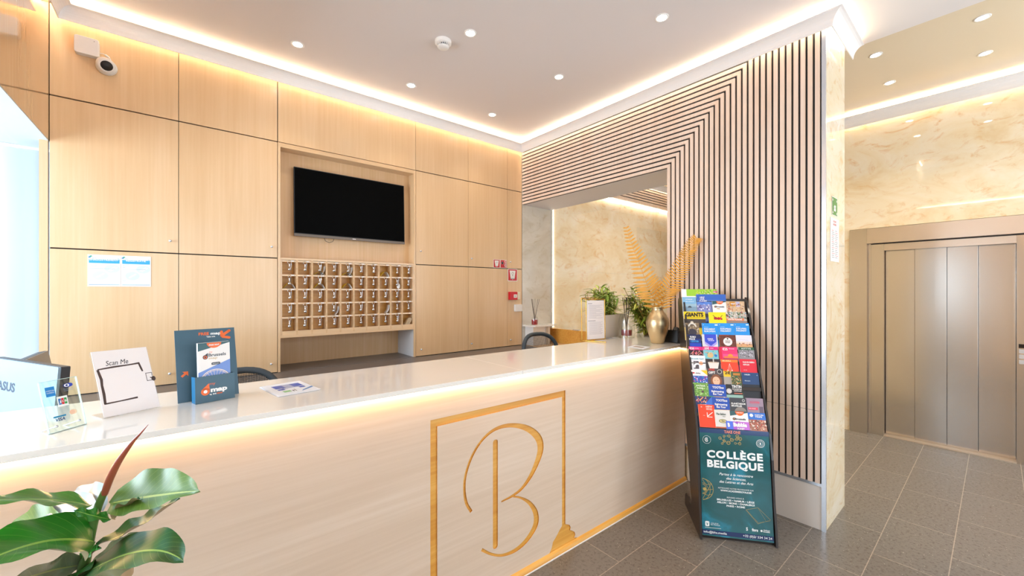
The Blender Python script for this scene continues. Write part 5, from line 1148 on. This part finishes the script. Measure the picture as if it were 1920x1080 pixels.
        X(a_, .12, .46, .10, WT, ww=.68); X(b_2, .12, .61, .10, WT, ww=.68); R_(.12, .27, .4, .29, 'cfe6f8', .0014); R_(.80, .08, .98, .16, 'e8f2fa', .0014); Dk(.1, .12, .02, WT)
    elif kind == 'space': full('16307c'); R_(0, 0, 1, .35, '141f4e', .0008); R_(0, .7, 1, 1.2, '1f45b4', .001); X('EURO', .2, .27, .13, WT, ww=.42); X('SPACE', .05, .45, .13, WT, ww=.5); X('CENTER', .22, .62, .12, '3fa3e8', ww=.6)
    elif kind == 'shield': full('d9d8dc'); mb.poly([(.16*w, T), (.92*w, T), (.92*w, T-.5*w), (.54*w, T-.80*w), (.16*w, T-.5*w)], flat('3a4cc8', .4), f, .0012); mb.poly([(.16*w, T-.5*w), (.54*w, T-.80*w), (.92*w, T-.5*w), (.92*w, T-.66*w), (.54*w, T-.95*w), (.16*w, T-.66*w)], flat('a79ce0', .4), f, .0011); X('COMICS', .34, .36, .08, WT, ww=.36); X('MUSEUM', .4, .47, .08, 'd0c8f4', ww=.36); sp(.1, .85, 1, 1.1, ['3a3440', 'e8e6ea'], 12)
    elif kind == 'choco': full('6b3426'); sp(0, 0, 1, .9, ['8a4a34', '4c231a', 'a85a3c'], 70, smax=.006); R_(.05, -.0, .6, .05, '9a4432', .002); Dk(.5, .45, .27, 'efe8e4', .003); X('CHOCO', .5, .44, .07, '7a6a60', 'c', .3, cc=.004); X('STORY', .5, .54, .07, '7a6a60', 'c', .3, cc=.004); Dk(.5, .26, .05, '3a2a24', .004)
    elif kind == 'pastel': full('e2dde6'); R_(0, .45, 1, .62, 'e8d2c4', .0008); R_(0, .60, 1, .85, 'd8a474', .001); sp(.05, .5, 1, .75, ['3a3a44', 'b07a5c', 'c8b0b4'], 14); mb.stroke([(.2*w, T-.3*w), (.75*w, T-.36*w)], .001, flat('b4aabc', .5), f, .002)
    elif kind == 'pink0': full('2c1a24'); R_(0, 0, 1, .24, 'e0207c', .0012); X('€25', .05, .19, .13, WT, ww=.3); X('korting', .4, .14, .06, 'f8c0dc'); mb.stroke([(.05*w, T-.6*w), (.35*w, T-.26*w)], .003, flat('e8a0a8', .4), f, .001).stroke([(.95*w, T-.6*w), (.65*w, T-.26*w)], .003, flat('e8a0a8', .4), f, .001); sp(.2, .3, .8, .6, ['c85a3c', 'f0c0a0', '8a1a44', 'e8708c'], 40, smax=.006)
    elif kind == 'pink1': full('7cc0c8'); R_(0, 0, 1, .24, 'e0207c', .0012); X('25€', .08, .19, .13, WT, ww=.32); X('remise', .46, .14, .06, 'f8c0dc'); Dk(.45, .62, .2, 'd8b480'); sp(.1, .3, .9, .8, ['a8d4b0', '5a9cc0', 'd8a8a0', '48a070'], 26, smax=.008); Dk(.82, .65, .09, '2f6fc0')
    elif kind == 'pink2': full('e8306c'); R_(0, 0, .16, 1, 'd82040', .0008); R_(.2, .42, 1, .62, 'f0508c', .001); X('€25', .2, .2, .13, WT, ww=.28); X('discount', .54, .13, .06, 'f8c0dc', ww=.3); Dk(.6, .55, .14, 'f09a30'); R_(.25, .55, 1, .68, 'ee7a3c', .0016); R_(.2, .66, 1, .9, 'b03060', .0018)
    elif kind == 'greengrey': full('8f8c90'); R_(0, 0, 1, .20, '2f5c40', .001); X('KITTYS', .5, .15, .09, 'd8e4da', 'c', .6); sp(.05, .22, .95, .7, ['c4c0c8', '4c484e', 'a09aa6', 'e0dce4', '6a646e'], 80, smax=.007)
    elif kind == 'card': full('eeecee'); X('Brussels Card', .08, .28, .10, '5fa8b4', ww=.8); R_(.2, .40, .55, .95, '5a5054', .0012); mb.ring(.45*w, T-.8*w, .14*w, .26*w, flat('eeecee', .4), f, .002, 20, 60, 200); Dk(.7, .55, .13, 'e8a47c'); sp(.2, .4, .5, .9, ['8a8084', '3a3236'], 14, c=.0015)
    elif kind == 'drink': full('35292a'); mb.poly([(.15*w, T-.25*w), (.92*w, T-.25*w), (.80*w, T-.75*w), (.25*w, T-.75*w)], flat('e6dcd4', .4), f, .0012); R_(.5, -.02, .58, .28, 'cfc8c0', .002); Dk(.53, .25, .39, 'c0a890', .0014, ry=.04*w); R_(0, .75, 1, 1.1, '6a4a38', .0011)
    elif kind == 'atom': full('e8401c'); R_(0, 0, 1, .16, 'ee7a24', .0012); X('BRUSSELS', .1, .12, .07, 'f8d8a8', ww=.5); g_ = flat('f8dcd0', .4); mb.stroke([(.5*w, T-.25*w), (.38*w, T-.68*w)], .0015, g_, f, .002).stroke([(.5*w, T-.25*w), (.62*w, T-.68*w)], .0015, g_, f, .002).stroke([(.5*w, T-.25*w), (.5*w, T-.72*w)], .001, g_, f, .002); Dk(.38, .68, .04, 'f8dcd0'); Dk(.62, .68, .04, 'f8dcd0'); X('Brussels', .5, .84, .07, 'f8dcd0', 'c', .42)
    elif kind == 'reseau': full('dc2034'); X('PLAN DU RESEAU', .2, .24, .09, WT, ww=.68); X('NETPLAN', .2, .40, .09, WT, ww=.36); X('stib mivb', .2, .72, .05, 'f4b0b8', ww=.2)
    elif kind == 'firew': full('3c56b4'); R_(0, 0, 1, .38, 'f0ece8', .0008); mb.poly([(.6*w, T), (w, T), (w, T-.34*w)], flat('f0c420', .4), f, .001); R_(.08, .15, .2, .24, 'c82830', .0014); X('efteling', .26, .24, .08, '6a6468', ww=.3); sp(0, .38, 1, .95, ['8ac4e8', 'e84c8c', '5c3aa8', 'f0f0f8', '2c9ad0'], 60, smax=.008)
    elif kind == 'gift':
        full('54484a'); X('FREE', .12, .14, .12, 'e04a3a', ww=.36); X('GIFT', .08, .34, .14, WT, ww=.42); Dk(.76, .2, .16, '3a3234'); mb.ring(.76*w, T-.2*w, .12*w, .14*w, flat(WT, .4), f, .002); Dk(.52, .78, .34, '8a5030', .0012, ry=.40*w); Dk(.52, .80, .22, 'e8b898', .0018, ry=.28*w); R_(.4, .76, .47, .78, '4a3028', .003); R_(.57, .76, .64, .78, '4a3028', .003)
    elif kind == 'two': full('f2c21c'); X('2€', .15, .42, .36, '2a2418', ww=.7); R_(0, .75, 1, 1.8, 'a8a098', .001)
    elif kind == 'shop': full('3c5c34'); R_(.2, .15, .9, .4, 'c07a2c', .0012); sp(0, .45, 1, 1.4, ['c88a4c', '8a5a34', 'e0c090', '6a4a2c'], 50, smax=.007)
    elif kind == 'navy': full('1d4070'); R_(0, .75, 1, 2.2, '1c1c24', .0008); X('CHELSEA', .15, .17, .07, 'e0e6ee', ww=.35); X('Museum', .15, .55, .06, 'b8c4d4', ww=.32); Dk(.9, .16, .02, WT)
    elif kind == 'nature': full('6fa044'); sp(0, 0, 1, .95, ['9cc86c', '4f7c34', 'c4dca0', '86b05c'], 70); X('NATUUR', .2, .26, .11, 'e8f4dc', ww=.6); X('PARK', .25, .42, .10, 'e8f4dc', ww=.4); Dk(.6, .6, .08, '5c4a44', .003)
    elif kind == 'bus': full('1c4cae'); X('TOOTbus', .22, .25, .13, WT, ww=.66); X('Sightseeing', .5, .48, .11, WT, 'c', .72); X('Bus Tour', .5, .64, .11, WT, 'c', .54); R_(0, .74, 1, .95, 'd8a83c', .0012); mb.poly([(0, T-.70*w), (.4*w, T-.78*w), (.2*w, T-.95*w), (0, T-.95*w)], flat('3f9a5c', .4), f, .0016); Dk(.86, .82, .07, WT, .002)
    elif kind == 'tin': full('1e1a1c'); X('TINTIN', .36, .22, .18, WT, ww=.6); X('THE ADVENTURE', .36, .34, .07, 'e0dcd8', ww=.6); X('CONTINUES', .46, .45, .07, 'e0dcd8', ww=.48); R_(.48, .55, .98, .60, 'e07a5c', .0014); R_(0, .68, 1, .95, '8fb4a8', .0012); Dk(.18, .44, .17, 'd8d0cc'); mb.ring(.18*w, T-.44*w, .12*w, .13*w, flat('8a8080', .4), f, .002)
    elif kind == 'flower': full('24386c'); sp(.05, 0, .8, .4, ['e8844c', 'f4e8e0', '5a2c4c', 'd8546c', 'f0b070'], 46, smax=.007); mb.poly([(w, T), (w, T-.6*w), (.5*w, T-.55*w)], flat('3c6cc8', .4), f, .0016); X('MAGIC', .3, .55, .08, WT)
    elif kind == 'planetarium': full('3a3a40'); X('PLANETARIUM', .08, .42, .10, WT, ww=.84); X('BRUXELLES', .08, .56, .10, WT, ww=.62); Dk(.6, .95, .38, '8a8078', .0012, a0=0, a1=180); mb.ring(.82*w, T-.16*w, .06*w, .08*w, flat(WT, .4), f, .002, 16)
    elif kind == 'mauve': full('9a8496'); R_(.72, .5, .95, .9, '6a5a6c', .001); X('CLOCKARIUM', .5, .30, .10, 'e0607c', 'c', .5); mb.ring(.5*w, T-.26*w, .26*w, .28*w, flat('e0607c', .4), f, .002, k=.4); R_(.08, .56, .64, .72, 'dc3c58', .0014); X('MUSEE', .12, .67, .06, 'f4c0cc', ww=.4)
    elif kind == 'new': full('ee4420'); X('NEW', .48, .18, .11, 'f8d8cc', ww=.4); X('Take your', .48, .27, .06, 'f8d8cc', ww=.38); X('free map', .48, .34, .06, 'f8d8cc', ww=.38); a_ = flat('f6ece8', .4); mb.stroke([(.86*w, T-.48*w), (.52*w, T-.76*w)], .0042, a_, f, .002).stroke([(.52*w, T-.50*w), (.52*w, T-.80*w)], .0038, a_, f, .0021).stroke([(.50*w, T-.79*w), (.82*w, T-.79*w)], .0038, a_, f, .0022); R_(.16, .12, .24, .20, 'f8b0a0', .0014); X('map', .26, .72, .05, 'f8b0a0')
    elif kind == 'oval': full('dcdad6'); X('The Sablon', .1, .34, .13, '44584c', ww=.62, sh=.3); X('shops', .5, .46, .06, '8a9088'); Dk(.5, .75, .26, '5c6a3c', .0014, ry=.13*w); Dk(.5, .75, .22, 'd8c88c', .002, ry=.10*w); X('Elan', .5, .78, .08, '44584c', 'c', .2, cc=.0028); R_(0, 1.14, 1, 1.25, 'b85c3c', .0014)
    elif kind == 'blueph': full('3472cc'); mb.disc(.2*w, T-.17*w, .11*w, flat(WT, .4), f, .002, 6); X('NORTH SEA', .4, .18, .08, WT, ww=.5); X('TRIPS', .4, .29, .08, WT, ww=.4); R_(0, .42, 1, 1.1, 'a8705c', .001); sp(0, .42, 1, 1.1, ['d8a890', '7a3c34', 'e8d8cc', 'b84c3c', '5a4448'], 80)
    elif kind == 'bubble': full('4d6ee0'); R_(.3, 0, 1, 1, 'a856c8', .001); R_(.55, .0, 1, .35, 'c070d0', .0012); X('Bubble', .60, .22, .16, WT, 'c', .58, .06); X('PLANET', .62, .36, .08, WT, 'c', .3); X('B', .06, .25, .16, WT, ww=.10, bd=.06)
for (l, r, tp_, row, kind, lab) in BRO:
    extra = .003 + (.006 if row == 11 else 0) + (.007*(row % 1 > 0)) + (.004 if kind == 'new' else 0)
    a = toplean(l, tp_, extra); b2 = toplean(r, tp_, extra); a_loc = (a - RF.o).dot(RF.u); b_loc = (b2 - RF.o).dot(RF.u); z = (a.z + b2.z)/2; dep = -((a+b2)/2 - RF.o).dot(RF.n)
    hgt = .205 if row < 9.7 else (.138 if kind == 'new' else (.110 if row < 11 else .048))
    if row in (0,): hgt = .20
    tl = math.radians(18 if row < 9.7 else 22); v = RF.v*math.cos(tl) - RF.n*math.sin(tl)
    o_ = RF.p(a_loc, z, -dep) - v*hgt; f = Fr(o_, RF.u, v)
    lim = min(b_loc, RW-.002); w_ = max(.05, lim - a_loc - .0012)
    mb = MB().box((0, 0, -.006), (w_, hgt, 0), flat('e9e6e3', .5), f)
    design(mb, f, w_, hgt, kind)
    grp = 'brochures in the black rack'
    tag(mb.build('brochure', loc=f.o), lab, 'brochure', grp)
rowtops = [(557, 1), (585, 2), (606, 3), (628, 4), (651, 5), (673, 6), (696, 7), (720, 8), (745, 9), (772, 10), (806, 11)]
for k, (py_, r_) in enumerate(rowtops):
    q = toplean(1350, py_, -.004); z = q.z - .012; d_ = dlean(z)
    if z < .64: z = .645; d_ = dlean(z)
    mb = MB(); slab(z-.02, z, d_-.0108+.004, d_+.004, .0022, M_RACK, mb)
    zz = z - .145
    mb.build('tier_lip', rack)
# poster
M_TEAL, ntt, bt = base('teal_poster'); g_ = ntt.nodes.new('ShaderNodeNewGeometry'); n_ = ntt.nodes.new('ShaderNodeTexNoise'); n_.inputs['Scale'].default_value = 4; n_.inputs['Detail'].default_value = 5; n_.inputs['Distortion'].default_value = 1.5
ntt.links.new(g_.outputs['Position'], n_.inputs['Vector']); r_ = ramp(ntt, [(.40, '0d5358'), (.58, '126068'), (.68, '1a7e98')]); ntt.links.new(n_.outputs['Fac'], r_.inputs['Fac']); ntt.links.new(r_.outputs['Color'], bt.inputs['Base Color']); bt.inputs['Roughness'].default_value = .15; bt.inputs['Coat Weight'].default_value = .5; bt.inputs['Coat Roughness'].default_value = .03
Pb, Pt = RF.p(.004, .020, -.016), RF.p(.004, .645, -.090)
pv = (Pt - Pb); PH = pv.length; pf = Fr(Pb, RF.u, pv); PWd = RW - .008
po = MB().box((0, 0, -.003), (PWd, PH, 0), M_TEAL, pf); c = .0008
nv_ = flat('173a6c', .2, coat=.3); wt = flat('eef4f5', .3); gd = flat('b9a35e', .35, .3); cr = flat('e88a6a', .4); n2 = flat('122a5c', .2, coat=.3)
FX = lambda x: x*PWd
FY = lambda y: PH*(1-y)
po.rect(0, FY(.042), PWd, PH, nv_, pf, c).text('TAKE ONE', FX(.48), FY(.034), .0155, cr, pf, c+.0004, 'c', w=FX(.235), bold=.03)
po.rect(0, FY(.985), PWd, FY(.945), n2, pf, c).text('info@bhs.media', FX(.02), FY(.974), .012, wt, pf, c+.0004, 'l', w=FX(.33), bold=.01).text('+32 (0)2/ 534 34 24', FX(.975), FY(.974), .012, wt, pf, c+.0004, 'r', w=FX(.40), bold=.01)
po.text('COLLÈGE', FX(.50), FY(.272), .040, wt, pf, c, 'c', w=FX(.80), bold=.045, space=1.15).text('BELGIQUE', FX(.50), FY(.362), .040, wt, pf, c, 'c', w=FX(.80), bold=.045, space=1.1)
for s_, y_, w_ in (('Partez à la rencontre', .432, .48), ('des Sciences,', .468, .28), ('des Lettres et des Arts', .502, .48)): po.text(s_, FX(.51), FY(y_), .014, wt, pf, c, 'c', w=FX(w_), bold=.01, shear=.3)
po.text('RETROUVEZ NOTRE PROGRAMME SUR', FX(.50), FY(.557), .0075, wt, pf, c, 'c', w=FX(.50)).text('WWW.ACADEMIEROYALE.BE', FX(.50), FY(.581), .0095, wt, pf, c, 'c', w=FX(.44), bold=.03)
po.text('RENDEZ-VOUS À', FX(.49), FY(.640), .0080, wt, pf, c, 'c', w=FX(.24)).text('BRUXELLES • NAMUR • LIÈGE', FX(.49), FY(.667), .0100, wt, pf, c, 'c', w=FX(.53), bold=.03).text('ARLON • MONS • CHARLEROI', FX(.49), FY(.692), .0100, wt, pf, c, 'c', w=FX(.53), bold=.03).text('PARIS • ROME', FX(.49), FY(.718), .0100, wt, pf, c, 'c', w=FX(.26), bold=.03)
po.ring(FX(.105), FY(.108), .0225, .0238, wt, pf, c, 36).text('B', FX(.105), FY(.125), .021, wt, pf, c, 'c', w=.014).ring(FX(.105), FY(.108), .011, .0125, wt, pf, c+.0002, 24, 60, 300)
po.ring(FX(.875), FY(.112), .0215, .0235, wt, pf, c, 30).ring(FX(.875), FY(.112), .012, .0132, wt, pf, c, 24)
for a in range(0, 360, 20): po.disc(FX(.875) + .0175*math.cos(math.radians(a)), FY(.112) + .0175*math.sin(math.radians(a)), .0016, wt, pf, c, 6)
po.text('B', FX(.875), FY(.122), .012, wt, pf, c, 'c', w=.009, bold=.04)
nodes = [(.30, .085, .010), (.36, .110, .010), (.36, .065, .008), (.43, .060, .010), (.47, .095, .012), (.42, .125, .013), (.54, .085, .010), (.59, .080, .012), (.55, .055, .011), (.52, .125, .008), (.58, .125, .010), (.33, .135, .008)]
for i, j in ((0, 1), (1, 2), (2, 3), (3, 4), (4, 5), (5, 1), (4, 6), (6, 7), (7, 8), (8, 6), (9, 10), (7, 10), (1, 11)): po.stroke([(FX(nodes[i][0]), FY(nodes[i][1])), (FX(nodes[j][0]), FY(nodes[j][1]))], .0014, gd, pf, c)
for x_, y_, r_ in nodes: po.ring(FX(x_), FY(y_), r_*.62, r_*.85, gd, pf, c+.0003, 16)
gx, gy, gr = FX(.022), FY(.575), .062
po.ring(gx, gy, gr-.0028, gr, gd, pf, c, 40, -90, 90, 1.0)
for kk in (.35, .7): po.ring(gx, gy, gr*kk-.001, gr*kk+.001, gd, pf, c+.0002, 30, -90, 90, 1/kk if kk > .5 else 1.3)
for dy in (-.5, .0, .5):
    hw = gr*math.sqrt(1-dy*dy); po.stroke([(gx, gy+gr*dy + .006), (gx+hw*.5, gy+gr*dy-.004), (gx+hw, gy+gr*dy+.004)], .0022, gd, pf, c+.0003)
po.stroke([(gx, gy+gr*.9), (gx+gr*.6, gy), (gx, gy-gr*.4)], .0018, gd, pf, c+.0004).stroke([(gx, gy-gr*.9), (gx+gr*.8, gy+gr*.5)], .0018, gd, pf, c+.0004).disc(gx+.012, gy, .010, gd, pf, c+.0005, 16)
bk_ = [(.655, .715), (.80, .705), (.96, .815), (.80, .845), (.655, .715)]
po.stroke([(FX(a), FY(b)) for a, b in [(.63, .730), (.80, .700), (.965, .800), (.79, .845), (.63, .730)]], .0018, gd, pf, c)
po.stroke([(FX(.645), FY(.735)), (FX(.795), FY(.835)), (FX(.96), FY(.808))], .0010, gd, pf, c+.0002).stroke([(FX(.80), FY(.705)), (FX(.90), FY(.81))], .0008, gd, pf, c+.0002)
po.rbox((FX(.045), FY(.915), c), (FX(.105), FY(.868), c+.0002), wt, .006, pf).text('V', FX(.075), FY(.905), .014, flat('126068', .3), pf, c+.0004, 'c', w=.012, bold=.05).text('COLLÈGE', FX(.125), FY(.888), .0062, wt, pf, c, 'l', w=FX(.11)).text('DE FRANCE', FX(.125), FY(.902), .0062, wt, pf, c, 'l', w=FX(.13))
po.rect(FX(.04), FY(.927), FX(.27), FY(.924), wt, pf, c)
po.text('S', FX(.635), FY(.915), .017, wt, pf, c, 'c', w=.010, bold=.04).text('fnrs', FX(.745), FY(.915), .015, wt, pf, c, 'c', w=FX(.085), bold=.04).disc(FX(.835), FY(.905), .006, wt, pf, c, 16).text('Wallonie', FX(.86), FY(.902), .0065, wt, pf, c, 'l', w=FX(.09), bold=.03).text('Bruxelles', FX(.86), FY(.915), .0065, wt, pf, c, 'l', w=FX(.09), bold=.03)
po.build('poster', rack)
# ================================================================= rubber plant in the foreground
L_A = leaf_mat('rubber_leaf_bright', '156a10', '20861a', '9c8f6a', '86b84a')
L_B = leaf_mat('rubber_leaf_olive', '4c7020', '668a34', 'a38c66', 'b8c86a')
L_C = leaf_mat('rubber_leaf_deep', '0f4a16', '1a661e', '96825c', '8fb454')
L_D = leaf_mat('rubber_leaf_dusky', '6c7a5c', '8a8c66', 'a58e6c', 'a0a860', rough=.18)
L_E = leaf_mat('rubber_leaf_sky_sheen', '8497a0', '9dabb0', 'a58e6c', 'a9b4b0', rough=.3)  # blue-grey top colour stands in for daylight reflected off green leaves
pb = atd(118, 1160, .80); px_, py_ = pb.x, pb.y
t = thing('rubber_plant', (px_, py_, 0), 'potted rubber plant with broad glossy leaves and a red sheath, foreground', 'plant')
MB().lathe([(.13, 0), (.17, .34), (.18, .36), (.165, .36), (.16, .32), (0, .32)], (px_, py_, 0), flat('d8d4ce', .4), 40).build('pot', t)
MB().lathe([(.16, .325), (0, .335)], (px_, py_, 0), flat('3a2a20', .95), 30, cap=False).build('soil', t)
SP = [Vector((px_, py_, .33)), Vector((px_, py_, .55)), atd(125, 1165, .80), atd(155, 1070, .80), atd(170, 1000, .80), atd(182, 955, .80), atd(196, 922, .80)]
SPc = catmull(SP, 5)
MB().tube(SPc, [.012 - .006*i/(len(SPc)-1) for i in range(len(SPc))], flat('5a7a3c', .4), 14).build('stem', t)
sh = catmull([atd(196, 926, .80), atd(206, 898, .795), atd(222, 866, .79), atd(246, 832, .785), atd(264, 812, .78), atd(278, 796, .78)], 6); nS = len(sh)
MB().tube(sh, [(.0062*(1 - (i/(nS-1))**1.3) + .0005)*(.85 + .35*math.sin(math.pi*min(1, i/(nS-1)*1.3)) if i < nS*.75 else .85) for i in range(nS)], flat('a2503c', .3, coat=.3), 14).build('leaf_sheath', t)
def leaf(b0, mid, tip, W_, nrm, m, fold=.25, wave=.004, petiole=True, asym=1.0, nu=22, nv2=6):
    """b0, mid, tip: (px, py, depth); nrm: (right, up, towards the viewer) of the upper face"""
    P0, P1, P2 = atd(*b0), atd(*mid), atd(*tip); Nn = (RT*nrm[0] + UPV*nrm[1] - FW*nrm[2]).normalized()
    C_ = bez(P0, P1*2 - (P0+P2)/2, P2, nu); rows = []; uvs = []
    for i, p in enumerate(C_):
        d = (C_[min(nu, i+1)] - C_[max(0, i-1)]).normalized(); s_ = Nn.cross(d).normalized(); n_ = d.cross(s_); u_ = i/nu
        ww = W_*math.sin(math.pi*u_**.85)**.65 * (1 - .25*u_) if 0 < u_ < 1 else .0005
        r = []
        for j in range(-nv2, nv2+1):
            q = -j/nv2; r.append(p + s_*(ww*q*(asym if q > 0 else 1)) + n_*(fold*ww*abs(q)**1.3 + wave*math.sin(u_*19 + q*2)*abs(q) - .0*q)); uvs.append((u_, q))
        rows.append(r)
    mb = MB(); mb.grid(rows, m, True, uvs)
    return mb.build('leaf', t)
leaf((172, 948, .80), (70, 936, .74), (-75, 944, .66), .048, (.0, 1, .12), L_A, .10)                       # long leaf to the left edge
leaf((206, 944, .80), (290, 930, .80), (374, 920, .78), .046, (.02, .80, .60), L_B, .45, asym=1.25)          # upper right leaf
leaf((216, 972, .80), (238, 948, .79), (268, 934, .78), .017, (-.3, .8, -.2), L_C, .3)                       # little folded one
leaf((180, 1022, .80), (262, 986, .83), (336, 933, .86), .042, (-.25, .9, .10), L_C, .30)                    # long narrow leaf
leaf((176, 1016, .79), (70, 1018, .70), (-80, 1080, .60), .072, (.10, .66, .70), L_A, .16)                   # big lower left leaf
leaf((120, 1100, .78), (250, 1036, .74), (344, 1052, .70), .052, (.0, .92, .30), L_C, .18)                   # lower right leaf
leaf((172, 1078, .82), (226, 1036, .86), (262, 1000, .90), .050, (.5, -.35, .8), L_D, .2)                    # beige pair behind
leaf((190, 1075, .84), (240, 1045, .88), (268, 1010, .92), .050, (-.6, -.3, .8), L_D, .2)
leaf((176, 985, .82), (120, 962, .88), (72, 964, .94), .050, (.1, .6, .75), L_E, .10)                        # leaf behind, blue daylight sheen painted in
leaf((190, 958, .82), (165, 932, .90), (132, 926, .98), .036, (-.1, .6, .7), L_E, .1)
leaf((120, 1000, .86), (60, 985, .92), (8, 1010, .96), .048, (-.5, .5, .7), L_B, .3)
leaf((208, 974, .79), (172, 966, .77), (138, 956, .76), .014, (0, .9, .4), L_A, .2)                          # bright bracts
leaf((160, 1028, .80), (172, 1036, .79), (188, 1026, .78), .014, (0, .9, .4), L_A, .2)
leaf((150, 1060, .80), (60, 1080, .74), (-60, 1130, .66), .060, (.2, -.2, .95), L_D, .1)
leaf((150, 1070, .80), (120, 1090, .74), (60, 1150, .66), .040, (0, .9, .5), L_C, .1)
